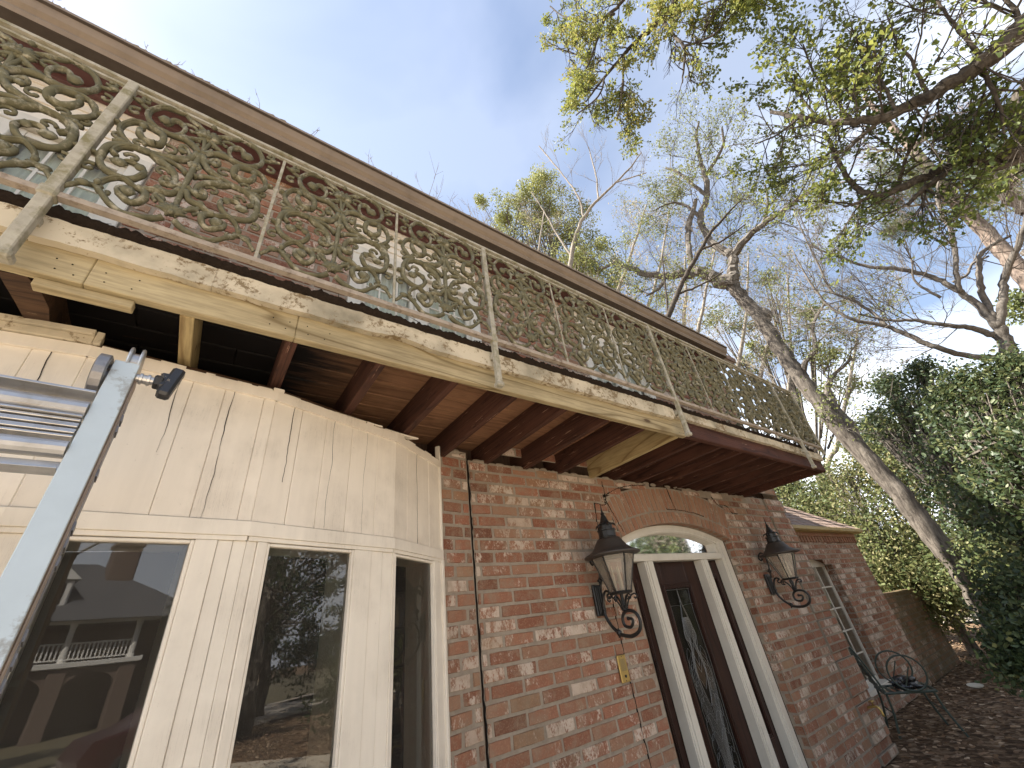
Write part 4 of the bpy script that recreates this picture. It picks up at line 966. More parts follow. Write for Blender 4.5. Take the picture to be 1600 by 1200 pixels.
# ------------------------------------------------------------------ ladder
LP = np.array((-.243, 1.185, 2.385)); vd = -np.array((-.0409, .2776, .9598)); a7 = R(5)
ew = np.array((math.cos(a7), math.sin(a7), 0)); ew -= vd*(ew @ vd); ew /= np.linalg.norm(ew); nn = np.cross(ew, vd); nn /= np.linalg.norm(nn)
if nn[1] > 0: nn = -nn
lad = empty('folding_ladder', (-.30, .65, .356)); tag(lad, 'scuffed aluminium folding ladder with a pale blue rail leaning in front of the bow window', 'ladder')
def lp(t, s_, n_): return LP+vd*t+ew*s_+nn*n_
def lbox(mb, t0, t1, s0, s1, n0, n1, m=0, bev=0): mb.obox(lp((t0+t1)/2, (s0+s1)/2, (n0+n1)/2), (vd, ew, nn), (abs(t1-t0)/2, abs(s1-s0)/2, abs(n1-n0)/2), m, bev=bev)
for s0, w_ in ((0, 1), (-.50, 1)):
    mb = MB(); lbox(mb, 0, 2.09, s0-.0235, s0+.0235, 0, .006, bev=.002); lbox(mb, 0, 2.09, s0-.0235, s0-.0185, -.022, -.0001, bev=.0015); rr_ = mb.build('rail', MAT['bluerail'], lad)
    mb = MB(); lbox(mb, .012, 2.09, s0+.0185, s0+.0232, -.050, -.0001, bev=.0015); lbox(mb, .03, 2.09, s0+.0235, s0+.0275, -.056, -.015, bev=.0015); mb.build('rail_edge', MAT['bronzerail'], rr_)
    mb = MB(); t = .14; lbox(mb, .10, 2.05, s0+.0270, s0+.0285, -.054, -.028)
    while t < 2.0: lbox(mb, t, t+.018, s0+.0276, s0+.031, -.052, -.030); t += .034 if rng.random() < .7 else .12
    mb.build('ladder_teeth', MAT['hinge'], rr_)
for t in (.118, .74, 1.24, 1.74):
    mb = MB(); S0, S1 = -.474, -.026
    lbox(mb, t, t+.006, S0, S1, -.02, .012); lbox(mb, t, t+.028, S0, S1, -.024, -.0195)
    mb.tube([lp(t+.050, S0, -.004), lp(t+.050, S1, -.004)], .021, 14)
    lbox(mb, t+.078, t+.082, S0, S1, -.02, .016)
    for k in range(6): lbox(mb, t+.084+k*.008, t+.090+k*.008, S0, S1, -.02, .010-(k % 2)*.004, bev=.001)
    mb.tube([lp(t+.156, S0, -.004), lp(t+.156, S1, -.004)], .018, 14)
    lbox(mb, t+.178, t+.202, S0, S1, -.022, -.014); lbox(mb, t+.2025, t+.206, S0, S1, -.022, .004)
    rg = mb.build('rung', MAT['alu'], lad)
mb = MB(); P = [lp(.118+.156, -.30, -.004), lp(.118+.156, -.135, -.004)]; mb.tube(P, .0186, 14, cap=False); mb.build('sticker', MAT['sticker'], lad)
def ldisc(mb, t, s0, n_, prof, n=22):
    mb.lathe(prof, n, lp(t, s0, n_), ax=(vd, nn, ew))
mb = MB()
ldisc(mb, .035, -.052, -.03, [(.050, 0), (.058, .003), (.058, .022), (.050, .025), (.046, .018), (.020, .018), (.018, .026), (.006, .026)])
for k in range(8):
    a = k*math.pi/4; c_ = lp(.035+.034*math.cos(a), -.034, -.03+.034*math.sin(a)); mb.beam(c_-np.array((0, 0, .0)), lp(.035+.048*math.cos(a), -.034, -.03+.048*math.sin(a)), .005, .010, up=tuple(ew))
mb.build('hinge', MAT['hinge'], lad)
mb = MB(); ldisc(mb, -.026, -.006, -.030, [(.018, 0), (.046, .001), (.048, .004), (.046, .007), (.032, .009), (.032, .021), (.046, .023), (.048, .026), (.046, .029), (.018, .030)], 26); mb.build('pulley', MAT['alu'], lad)
mb = MB(); ldisc(mb, .030, .024, -.014, [(.011, 0), (.011, .006), (.015, .007), (.015, .012), (.012, .013), (.012, .021), (.015, .022), (.015, .027), (.011, .028), (.010, .045)], 16); mb.build('bolt', MAT['alu'], lad)
mb = MB(); ldisc(mb, .030, .058, -.014, [(.016, 0), (.019, .003), (.019, .016), (.014, .020)], 6)
mb.obox(lp(.026, .092, -.014), (vd*.985+ew*(-.17), ew*.985+vd*.17, nn), (.052, .014, .015), bev=.006); mb.obox(lp(.026, .079, -.014), (vd, ew, nn), (.026, .012, .013), bev=.005)
mb.build('locking_knob', MAT['knob'], lad)
# ------------------------------------------------------------------ garden chair with plastic on it
gc = empty("garden_chair", (6.32, 2.02, .356)); tag(gc, 'green wrought iron garden chair with looped arms standing in leaves under the wing window', 'chair')
F_ = lambda x, y, z: (x, y, z)
cx, cy = 6.32, 2.02      # seat centre; chair faces the yard and slightly right
ang = R(-62); fwd = np.array((math.cos(ang), math.sin(ang), 0)); sid = np.array((-fwd[1], fwd[0], 0))
def cp(f, s_, z): return np.array((cx, cy, .356))+fwd*f+sid*s_+np.array((0, 0, z))
mb = MB()
for k in range(7):
    f = -.19+.062*k; mb.beam(cp(f, -.20, .352), cp(f, .20, .352), .030, .006)
mb.tube([cp(.22, -.22, .35), cp(.24, 0, .345), cp(.22, .22, .35)], .014, 6); mb.tube([cp(-.2, -.20, .35), cp(.22, -.22, .35)], .012, 6); mb.tube([cp(-.2, .20, .35), cp(.22, .22, .35)], .012, 6); mb.tube([cp(-.2, -.2, .35), cp(-.2, .2, .35)], .012, 6)
mb.build('seat', MAT['chair'], gc)
mb = MB()
mb.tube(smooth_path([cp(-.19, -.20, .35), cp(-.24, -.19, .55), cp(-.30, -.15, .74), cp(-.32, 0, .80), cp(-.30, .15, .74), cp(-.24, .19, .55), cp(-.19, .20, .35)], 6), .010, 6)
for k in range(5):
    z = .42+.075*k; f = -.205-.0225*(z-.35)/.075; mb.beam(cp(f, -.185+.012*k*.4, z), cp(f, .185-.012*k*.4, z), .008, .034)
for s_ in (-.09, 0, .09): mb.beam(cp(-.205, s_, .36), cp(-.31, s_*.85, .785), .028, .006, up=tuple(fwd))
mb.build('backrest', MAT['chair'], gc)
for s_ in (-1, 1):
    mb = MB(); n = 22
    mb.tube([cp(.06+.155*math.cos(a), s_*.225, .51+.150*math.sin(a)) for a in np.linspace(-.4*math.pi, 1.62*math.pi, n)], .009, 6)
    mb.tube([cp(.0, s_*.222, .40), cp(.10, s_*.225, .56)], .006, 5); mb.build('arm', MAT['chair'], gc)
for f, s_ in ((.20, -.21), (.20, .21), (-.19, -.19), (-.19, .19)):
    mb = MB(); mb.tube(smooth_path([cp(f, s_, .345), cp(f*1.08, s_*1.05, .20), cp(f*1.35, s_*1.15, .0)], 5), [.011]*11, 6); mb.build('leg', MAT['chair'], gc)
mb = MB(); mb.tube([cp(.215, -.22, .20), cp(.215, .22, .20)], .007, 5); mb.tube([cp(-.2, -.2, .18), cp(-.2, .2, .18)], .007, 5); mb.build('stretcher', MAT['chair'], gc)
def lumpy(name, ce, r, mat, seed, n=16, amp=.35):
    mb = MB(); V = []; F = []; m_ = n//2
    for i in range(m_+1):
        th = math.pi*i/m_
        for j in range(n):
            ph = 2*math.pi*j/n; d = Vector((math.sin(th)*math.cos(ph), math.sin(th)*math.sin(ph), math.cos(th)))
            k = 1+amp*noise.noise(d*1.7+Vector((seed, 0, 0)))+amp*.5*noise.noise(d*4+Vector((0, seed, 0)))
            V.append((ce[0]+r[0]*d.x*k, ce[1]+r[1]*d.y*k, max(ce[2]+r[2]*d.z*k, ce[2]-r[2]*.8)))
    for i in range(m_):
        for j in range(n): F.append([i*n+j, i*n+(j+1) % n, (i+1)*n+(j+1) % n, (i+1)*n+j])
    mb.add(V, F); return mb.build(name, mat, smooth=False)
c0 = cp(.04, -.03, .40); tag(lumpy('plastic_bag', c0, (.15, .12, .055), MAT['bag'], 3, 20, .5), 'crumpled black plastic bag lying on the seat of the garden chair', 'bag')
# outdoor tap at the foot of the quoin
tp = MB(); tp.tube(smooth_path([(5.32, 2.04, .72), (5.32, 1.99, .73), (5.32, 1.95, .72), (5.32, 1.94, .66)], 5), .010, 8); tp.lathe([(.006, 0), (.006, .03), (.024, .032), (.024, .038), (.004, .040)], 10, (5.32, 1.985, .735))
tag(tp.build('garden_tap', MAT['brass'], None, smooth=True), 'weathered outdoor tap low on the brick corner', 'tap')
# ------------------------------------------------------------------ vegetation
MAT['oak_leaf'] = m_leaf('oak_leaf', [(0, (.030, .052, .020)), (.35, (.070, .105, .028)), (.65, (.135, .170, .036)), (.95, (.20, .235, .05)), (1, (.22, .20, .06))], .45)
MAT['holly_leaf'] = m_leaf('holly_leaf', [(0, (.012, .022, .012)), (.5, (.032, .055, .024)), (.85, (.070, .100, .040)), (1, (.16, .17, .07))], .28, .5, .4)
MAT['hedge_leaf'] = m_leaf('hedge_leaf', [(0, (.020, .034, .014)), (.5, (.065, .090, .030)), (.85, (.135, .150, .050)), (1, (.26, .24, .12))], .30)
MAT['pine_leaf'] = m_leaf('pine_needles', [(0, (.050, .070, .028)), (.5, (.125, .150, .050)), (1, (.27, .28, .10))], .3)
MAT['dry_leaf'] = m_leaf('dry_leaf', [(0, (.20, .15, .08)), (.5, (.30, .25, .14)), (1, (.40, .35, .22))], .35)
MAT['litter'] = m_leaf('fallen_leaf', [(0, (.09, .055, .033)), (.4, (.22, .135, .080)), (.75, (.36, .24, .15)), (1, (.52, .40, .28))], .12, .7, .2)
def leaves(name, C_, size, mat, parent=None, shape='oak', seed=0, up=None, tintv=None, mbx=None, spread=1.0):
    """one mesh of leaf-shaped faces centred on C_ (n,3); size: scalar or (n,)"""
    g = np.random.default_rng(seed); n = len(C_)
    if shape == 'oak': tpl = np.array([(0, 0, 0), (.16, .35, .03), (.33, .78, .06), (.12, 1.0, 0), (-.14, .98, 0), (-.33, .74, .06), (-.15, .33, .03)]); fcs = [[0, 1, 2, 3], [0, 3, 4, 6], [4, 5, 6]]; fcs = [[0, 1, 2, 3], [0, 3, 4], [0, 4, 5, 6]]
    elif shape == 'oval': tpl = np.array([(0, 0, 0), (.26, .35, .07), (.20, .75, .05), (0, 1., 0), (-.20, .75, .05), (-.26, .35, .07)]); fcs = [[0, 1, 2, 3], [0, 3, 4, 5]]
    elif shape == 'needle': tpl = np.array([(-.03, 0, 0), (.03, 0, 0), (.02, 1, 0), (-.02, 1, 0)]); fcs = [[0, 1, 2, 3]]
    else: tpl = np.array([(-.3, 0, 0), (.3, .1, 0), (.25, .9, .1), (-.25, 1, 0)]); fcs = [[0, 1, 2, 3]]
    d = g.normal(size=(n, 3)); 
    if up is not None: d += np.asarray(up)
    d /= np.linalg.norm(d, axis=1)[:, None]
    a = g.normal(size=(n, 3)); u = np.cross(d, a); u /= np.linalg.norm(u, axis=1)[:, None]; w_ = np.cross(u, d)
    s_ = np.broadcast_to(np.asarray(size, float), (n,))*g.uniform(.65, 1.25, n)
    V = C_[:, None, :] + s_[:, None, None]*(tpl[None, :, 0:1]*u[:, None, :]+tpl[None, :, 1:2]*d[:, None, :]+tpl[None, :, 2:3]*w_[:, None, :])
    k = len(tpl); V = V.reshape(-1, 3)
    if parent is not None:
        p = parent; 
        while p is not None: V = V - np.array(p.location); p = p.parent
    idx = []; st = []; tot = []; c = 0; base = (np.arange(n)*k)[:, None]
    cols = [base+np.array(f)[None, :] for f in fcs]
    flat = np.concatenate(cols, axis=1).ravel(); lens = [len(f) for f in fcs]
    me = bpy.data.meshes.new(name); me.vertices.add(len(V)); me.vertices.foreach_set('co', V.ravel())
    me.loops.add(len(flat)); me.loops.foreach_set('vertex_index', flat)
    tot = np.tile(lens, n); st = np.concatenate([[0], np.cumsum(tot)[:-1]])
    me.polygons.add(len(tot)); me.polygons.foreach_set('loop_start', st); me.polygons.foreach_set('loop_total', tot)
    me.materials.append(mat); tv = g.random(n) if tintv is None else np.clip(tintv+g.normal(size=n)*.16, 0, 1)
    ca = me.color_attributes.new('tint', 'FLOAT_COLOR', 'POINT')
    cc = np.ones((n, k, 4), np.float32); cc[:, :, 0] = tv[:, None]; ca.data.foreach_set('color', cc.ravel())
    me.update(calc_edges=True)
    o = bpy.data.objects.new(name, me); col.objects.link(o)
    if parent is not None: o.parent = parent
    return o
def limb(mb, P, n=6, k=5, wig=.0, seed=0):
    """P: (x, y, z, r) way points"""
    P = np.array(P, float); Q_ = smooth_path(P, k); g = np.random.default_rng(seed+len(P))
    if wig:
        w_ = g.normal(size=(len(Q_), 3))*wig; w_[0] = 0
        Q_[:, :3] += w_*Q_[:, 3:4]*4
    mb.tube(Q_[:, :3], np.maximum(Q_[:, 3], .001), n); return Q_
def grow(mb, p, d, l, r, lev, g, tips, spread=.7, upb=.15, kids=(3, 5), ratio=.62, sides=(5, 4, 3, 3, 3), wob=.22, rr=.55, lo=.25):
    """recursive bare twig system; tips collects (point, direction, level)"""
    k = 5; P = [p]; q = np.array(p, float); dd = np.array(d, float)
    for i in range(k):
        dd = dd+g.normal(size=3)*wob*.5+np.array((0, 0, upb*.3)); dd /= np.linalg.norm(dd); q = q+dd*l/k; P.append(q)
    P = np.array(P); mb.tube(P, np.linspace(r, r*.45, k+1), sides[min(lev, 4)], cap=False)
    tips.append((P[-1], dd, lev)); tips.append((P[3], dd, lev))
    if lev <= 0: return
    nk = g.integers(kids[0], kids[1]+1)
    for j in range(nk):
        t = lo+(1-lo)*(j+g.random()*.8)/nk; i = min(k-1, int(t*k)); b = P[i]+(P[i+1]-P[i])*(t*k-i)
        dv = (P[i+1]-P[i]); dv /= np.linalg.norm(dv); e = g.normal(size=3); e -= dv*(e @ dv); e /= np.linalg.norm(e)
        nd = dv+e*spread*g.uniform(.6, 1.3)+np.array((0, 0, upb)); nd /= np.linalg.norm(nd)
        grow(mb, b, nd, l*ratio*g.uniform(.7, 1.25), r*rr, lev-1, g, tips, spread, upb, kids, ratio, sides, wob, rr, lo)
def sprout(mb, Q_, g, tips, n, l, r, lev, t0=.2, **k):
    """side branches from a limb's path"""
    for j in range(n):
        t = t0+(1-t0)*(j+g.random())/n; i = min(len(Q_)-2, int(t*(len(Q_)-1))); b = Q_[i, :3]; dv = Q_[i+1, :3]-Q_[i, :3]; dv /= np.linalg.norm(dv)+1e-9
        e = g.normal(size=3); e -= dv*(e @ dv); e /= np.linalg.norm(e); nd = dv*.6+e*.8; nd /= np.linalg.norm(nd)
        grow(mb, b, nd, l*g.uniform(.6, 1.2), min(r, Q_[i, 3]*.7), lev, g, tips, **k)
def tree_root(name, base, label, cat='tree', group=None):
    o = bpy.data.objects.new(name, None); col.objects.link(o); o.location = base; tag(o, label, cat, group); return o
def clump(g, ctr, rad, n, flat=1.0):
    v = g.normal(size=(n, 3)); v /= np.linalg.norm(v, axis=1)[:, None]; rr = g.random(n)**.42
    return np.asarray(ctr)+v*rr[:, None]*np.array((rad, rad, rad*flat))
# --- big oak leaning behind the house corner
g = np.random.default_rng(3)
MT = [(11.849,1.9,0.961,0.3241),(11.845,1.924,1.659,0.3043),(11.828,2.026,2.578,0.3126),(11.808,2.138,3.417,0.2971),(11.77,2.337,4.475,0.3048),(11.749,2.441,5.371,0.3061),(11.724,2.559,6.373,0.2993),(11.709,2.627,7.461,0.2989),(11.698,2.675,8.539,0.287),(11.674,2.78,9.376,0.2895),(11.654,2.859,9.978,0.2681)]
b0 = MT[0]; tr = tree_root('oak_tree', (b0[0], b0[1], 0), 'tall grey-barked oak leaning over the house corner, nearly bare with thin olive leaves')
mb = MB(); tips = []
MT = [(b0[0]+.15, b0[1], -.1, b0[3]*1.25)]+MT
MT = [(x, y, z, r_*.62) for x, y, z, r_ in MT]
Q_ = limb(mb, MT, 14, 6, .02, 1)
mb.blob(tuple(np.array(MT[9][:3])+(.10, -.1, 0)), .24, (1, 1, 1.1), n=9)
mb.build('trunk', MAT['bark'], tr, plan=False, smooth=True)
limbs = [[(11.654,2.859,9.978,0.2681),(11.586,3.125,10.443,0.2046),(11.378,3.486,10.942,0.1686),(11.118,3.955,11.193,0.1401),(10.894,4.268,11.313,0.1198),(10.437,4.83,11.8,0.1007),(10.084,5.317,12.513,0.0695),(9.713,5.774,12.494,0.035)],[(11.654,2.859,9.978,0.2185),(11.814,2.613,10.595,0.1519),(11.94,2.508,11.095,0.1446),(11.899,2.692,11.669,0.1171),(11.964,2.856,12.514,0.1111),(11.991,2.74,13.381,0.1142),(12.092,2.251,14.142,0.1037),(12.137,1.993,15.01,0.0941),(12.167,1.805,16.025,0.0726),(12.201,1.555,17.017,0.0496),(12.241,1.204,17.651,0.0375)],[(11.94,2.508,11.095,0.1446),(11.839,1.96,11.184,0.1104),(11.723,1.344,11.199,0.0871),(11.579,0.692,10.996,0.0735),(11.399,0.125,10.863,0.0526),(11.194,-0.371,10.421,0.0329),(10.975,-0.746,9.877,0.0154)],[(11.351,3.574,10.982,0.1376),(11.388,3.455,11.753,0.0977),(11.54,3.289,12.661,0.1009),(11.62,2.996,13.252,0.1021),(11.729,2.536,13.969,0.0687)],[(11.791,2.23,3.694,0.1554),(11.987,2.269,4.349,0.1413),(12.183,2.311,5.125,0.1337),(12.375,2.372,5.881,0.1078),(12.616,2.16,6.334,0.0593),(12.865,1.866,6.572,0.0426),(12.904,1.58,6.712,0.0338)],[(12.137,1.993,15.01,0.0824),(12.111,1.471,15.158,0.0577),(12.159,1.004,15.602,0.046),(12.176,0.76,16.31,0.035)],[(12.092,2.251,14.142,0.0807),(11.865,2.372,14.711,0.0586),(11.721,2.572,15.697,0.0487),(11.658,2.846,16.393,0.0377)],[(11.991,2.74,13.381,0.0799),(11.742,2.92,14.171,0.0469),(11.534,3.312,14.593,0.0361),(11.355,3.881,14.706,0.0246)],[(11.724,2.559,6.373,0.0998),(11.599,2.167,6.692,0.0573),(11.447,1.881,6.753,0.048),(11.378,1.669,7.294,0.0404),(11.342,1.152,7.716,0.0239)],[(11.723,1.344,11.199,0.058),(11.76,0.975,11.701,0.0388),(11.776,0.759,12.406,0.0297)],[(10.894,4.268,11.313,0.0871),(10.675,4.539,10.876,0.0538),(10.396,4.917,10.723,0.0323)]]
mb = MB()
for i, P in enumerate(limbs):
    Q_ = limb(mb, P, 7, 5, .05, i)
    if i != 3: sprout(mb, Q_, g, tips, (10, 13, 11, 2, 9, 7, 8, 8, 7, 5, 6)[i], 1.15, .016, 3, .15, spread=.75, upb=.12, kids=(3, 4), ratio=.62)
mb.build('crown', MAT['bark_g'], tr, plan=False)
tp_ = np.array([t[0] for t in tips if t[2] <= 1]); s_ = g.choice(len(tp_), min(len(tp_), 6500), replace=False)
C_ = np.repeat(tp_[s_], 2, axis=0)+g.normal(size=(2*len(s_), 3))*.10
leaves('foliage', C_, .075, MAT['pine_leaf'], tr, 'oak', 5, tintv=.6)
# --- bare smooth-barked tree on the right
TB = [[(8.998,-0.171,2.974,0.1897),(8.996,-0.277,3.512,0.1612),(8.992,-0.382,3.932,0.1379),(8.985,-0.526,4.409,0.1226),(8.98,-0.596,4.636,0.1049)],[(8.981,-0.581,4.61,0.0763),(8.981,-0.59,5.184,0.065),(8.884,-0.528,5.471,0.0562),(8.791,-0.408,5.827,0.0475),(8.598,-0.163,6.114,0.0435),(8.499,0.126,6.425,0.0341),(8.392,0.373,6.904,0.0238),(8.281,0.559,7.324,0.0155)],[(8.98,-0.596,4.636,0.0858),(9.062,-0.826,5.02,0.0726),(9.14,-1.053,5.396,0.0688),(9.103,-1.332,5.664,0.0583),(9.155,-1.635,6.03,0.0488),(9.105,-1.895,6.376,0.0389)],[(8.98,-0.6,4.72,0.0672),(9.073,-0.699,5.133,0.0595),(9.064,-0.805,5.449,0.0554),(9.144,-1.01,5.846,0.0461),(9.224,-1.187,5.966,0.0358),(9.289,-1.439,5.992,0.0251)],[(8.883,-0.55,5.366,0.0505),(8.872,-0.703,5.735,0.0461),(8.957,-0.88,6.134,0.0471),(8.946,-0.988,6.408,0.0423),(8.938,-1.052,6.746,0.0377),(8.925,-1.161,7.074,0.0273),(8.9,-1.337,7.331,0.0218)],[(8.985,-0.514,4.514,0.0715),(8.792,-0.368,4.724,0.0533),(8.599,-0.146,4.882,0.0445),(8.5,0.077,5.106,0.0358),(8.393,0.345,5.287,0.0264),(8.279,0.586,5.572,0.0164)],[(8.99,-0.433,4.181,0.0654),(8.799,-0.109,4.382,0.0581),(8.6,0.061,4.566,0.0541),(8.497,0.236,4.881,0.051),(8.391,0.396,5.187,0.0421),(8.173,0.664,5.447,0.0379),(8.058,0.824,5.851,0.0281),(7.956,0.835,6.41,0.0232),(7.963,0.767,7.208,0.0122)],[(8.391,0.396,5.187,0.0368),(8.389,0.433,5.524,0.0325),(8.284,0.516,5.812,0.0332),(8.172,0.676,6.13,0.0285),(8.077,0.609,6.588,0.0233),(7.983,0.527,7.144,0.0179),(7.99,0.403,7.954,0.0125)],[(8.981,-0.586,5.609,0.0311),(9.169,-0.758,5.69,0.026),(9.255,-0.914,5.854,0.0261),(9.235,-1.1,5.836,0.0204)],[(8.694,-0.334,5.342,0.0304),(8.597,-0.235,5.742,0.021),(8.592,-0.363,6.069,0.0159),(8.585,-0.504,6.557,0.0109)]]
b0 = TB[0][0]; tr = tree_root('bare_tree', (b0[0], b0[1], 0), 'leafless smooth-barked tree with sinuous spreading limbs above the dark holly')
TB = [[(x, y, z, r_*.72) for x, y, z, r_ in P] for P in TB]
mb = MB(); limb(mb, [(b0[0]+.1, b0[1], -.1, b0[3]*1.1)]+TB[0], 12, 6, .03); mb.build('trunk', MAT['bark_g'], tr, plan=False, smooth=True)
mb = MB(); tips = []
for i, P in enumerate(TB[1:]):
    Q_ = limb(mb, P, 8, 6, .05, i+20); sprout(mb, Q_, g, tips, (14, 7, 7, 6, 11, 13, 12, 4, 6)[i], .85, .009, 3, .25, spread=.55, upb=.16, kids=(3, 4), ratio=.66, wob=.16)
mb.build('crown', MAT['bark_g'], tr, plan=False, smooth=True)
# --- pine behind it
TP = [[(14.926,-1.49,4.025,0.3302),(14.904,-1.69,5.452,0.3257),(14.888,-1.83,6.564,0.3282),(14.874,-1.937,7.516,0.3195),(14.864,-2.012,8.481,0.2933),(14.856,-2.077,9.506,0.2731),(14.848,-2.128,10.544,0.259),(14.834,-2.226,11.258,0.2384),(14.817,-2.336,12.523,0.2118),(14.803,-2.421,13.953,0.1627),(14.783,-2.539,15.409,0.107)],[(15.19,-3.086,8.824,0.1574),(15.236,-2.848,9.419,0.1486),(15.237,-2.841,9.842,0.1181),(15.309,-3.0,10.257,0.0684)],[(14.856,-2.077,9.506,0.0683),(14.654,-2.071,9.921,0.0431),(14.483,-1.843,10.197,0.0351),(14.316,-1.552,10.386,0.0268),(13.955,-1.116,10.525,0.0181)],[(14.848,-2.128,10.544,0.0715),(14.585,-2.515,10.479,0.0515),(14.309,-2.903,10.2,0.0326),(14.04,-3.199,9.846,0.0232)],[(14.817,-2.336,12.523,0.077),(14.722,-2.872,12.491,0.0465),(14.634,-3.292,12.183,0.0267)],[(14.817,-2.336,12.523,0.077),(14.668,-1.975,12.85,0.0494),(14.52,-1.525,13.24,0.0307)],[(14.834,-2.226,11.258,0.0642),(14.493,-1.766,11.147,0.0461),(14.333,-1.384,11.225,0.0281)]]
b0 = TP[0][0]; tr = tree_root('pine_tree', (b0[0], b0[1], 0), 'tall pine with a pinkish plated trunk rising behind the overhanging oak boughs')
TP[0] = [(x, y, z, r_*.56) for x, y, z, r_ in TP[0]]
mb = MB(); limb(mb, [(b0[0]+.2, b0[1], -.1, b0[3]*1.2)]+TP[0], 12, 6, .015); mb.build('trunk', MAT['bark_p'], tr, plan=False, smooth=True)
mb = MB(); tips = []
for i, P in enumerate(TP[1:]): Q_ = limb(mb, P, 6, 5, .1, i); sprout(mb, Q_, g, tips, 9, 1.0, .015, 2, .35, upb=.1)
mb.build('branch', MAT['bark_p'], tr, plan=False)
tp_ = np.array([t[0] for t in tips if t[2] <= 1]); C_ = np.repeat(tp_, 14, axis=0)+g.normal(size=(14*len(tp_), 3))*.06
leaves('needles', C_[:9000], .20, MAT['pine_leaf'], tr, 'needle', 8, up=(0, 0, .5), tintv=.35)
# --- water oak boughs overhead, right
def oak_boughs(name, paths, base, label, seed, nsp, leafsz, nl, tv, twl=.5, group=None, trunk=None):
    tr = tree_root(name, base, label, 'tree', group); g = np.random.default_rng(seed); tips = []
    mb = MB(); limb(mb, trunk, 12, 6, .04); mb.build('trunk', MAT['bark_d'], tr, plan=False, smooth=True)
    mb = MB()
    for i, P in enumerate(paths):
        Q_ = limb(mb, P, 9, 6, .05, i+seed); sprout(mb, Q_, g, tips, nsp[i], twl, .009, 2, .12, spread=.75, upb=-.02, kids=(3, 5), ratio=.62)
    mb.build('bough', MAT['bark_d'], tr, plan=False)
    tp_ = np.array([t[0] for t in tips if t[2] <= 1]); td = np.array([t[1] for t in tips if t[2] <= 1])
    s_ = g.permutation(len(tp_)); keep = np.array([noise.noise(Vector(p*1.5)) > -.22 for p in tp_[s_]]); s_ = s_[keep][:nl]
    m_ = 7; C_ = np.repeat(tp_[s_], m_, axis=0)+g.normal(size=(m_*len(s_), 3))*.022
    tvv = np.array([tv+.5*noise.noise(Vector(p*.9)) for p in C_])
    leaves('foliage', C_, leafsz, MAT['oak_leaf'], tr, 'oak', seed, up=np.repeat(td[s_], m_, axis=0)*.9, tintv=tvv)
    return tr
RB = [[(3.843,-1.694,4.805,0.0906),(3.803,-1.532,4.765,0.0801),(3.765,-1.352,4.704,0.0735),(3.732,-1.133,4.648,0.0582),(3.683,-0.935,4.654,0.0488),(3.719,-0.782,4.738,0.0417),(3.651,-0.602,4.758,0.0354),(3.571,-0.458,4.869,0.0287),(3.584,-0.343,5.092,0.0249),(3.491,-0.257,5.222,0.0198),(3.497,-0.143,5.538,0.0151)],[(4.611,-1.335,4.005,0.0629),(4.542,-1.208,4.207,0.052),(4.474,-1.07,4.31,0.0466),(4.407,-0.911,4.404,0.0407),(4.339,-0.727,4.483,0.037),(4.267,-0.534,4.494,0.0326),(4.183,-0.377,4.502,0.0277),(4.191,-0.28,4.6,0.0257),(4.193,-0.246,4.786,0.0237),(4.092,-0.261,4.965,0.0209),(4.089,-0.303,5.191,0.0183),(4.085,-0.353,5.453,0.0125)],[(4.335,-0.752,4.451,0.0235),(4.262,-0.569,4.395,0.0212),(4.181,-0.397,4.295,0.0134)],[(4.19,-0.292,4.574,0.0199),(4.097,-0.169,4.541,0.0143),(4.099,-0.092,4.594,0.0088)],[(4.546,-1.194,4.182,0.0284),(4.481,-1.04,4.257,0.0245),(4.406,-0.914,4.273,0.0224),(4.426,-0.81,4.364,0.0155)],[(3.651,-0.602,4.758,0.0177),(3.671,-0.466,4.762,0.013),(3.784,-0.353,4.843,0.011),(3.792,-0.246,4.888,0.0085)],[(3.705,-0.844,4.7,0.0168),(3.586,-0.913,4.97,0.0097),(3.573,-0.96,5.251,0.0075),(3.551,-1.04,5.519,0.0051)],[(3.732,-1.133,4.648,0.0179),(3.619,-1.159,4.918,0.0114),(3.601,-1.215,5.22,0.0095),(3.575,-1.287,5.491,0.0073)],[(3.571,-0.458,4.869,0.0157),(3.566,-0.494,5.232,0.011),(3.56,-0.534,5.632,0.0087),(3.547,-0.616,5.967,0.0059)],[(4.276,-0.452,4.568,0.0168),(4.16,-0.581,4.665,0.0136),(4.029,-0.757,4.74,0.0104),(4.012,-0.844,4.819,0.0077)],[(3.641,-0.659,4.7,0.0148),(3.625,-0.742,5.019,0.0102),(3.615,-0.79,5.372,0.008),(3.592,-0.889,5.747,0.0055)],[(3.738,-1.113,4.674,0.0158),(3.861,-1.045,4.396,0.0112),(3.984,-0.97,4.226,0.0068)],[(3.765,-1.352,4.704,0.0194),(3.744,-1.408,4.913,0.0133),(3.721,-1.467,5.195,0.0091)],[(4.339,-0.727,4.483,0.0185),(4.31,-0.885,4.617,0.013),(4.28,-1.022,4.644,0.0076)],[(3.491,-0.257,5.222,0.0113),(3.599,-0.074,5.359,0.0091),(3.699,0.098,5.573,0.0065)],[(4.089,-0.303,5.191,0.0122),(4.198,-0.14,5.321,0.0097),(4.3,0.033,5.59,0.007),(4.394,0.225,5.728,0.0074)],[(3.584,-0.343,5.092,0.0111),(3.582,-0.362,5.521,0.0088),(3.575,-0.425,5.833,0.0061)]]
TR1 = [[5.48,-0.47],[4.611,-1.335,4.005],[3.843,-1.694,4.805]]
bx, by = TR1[0]
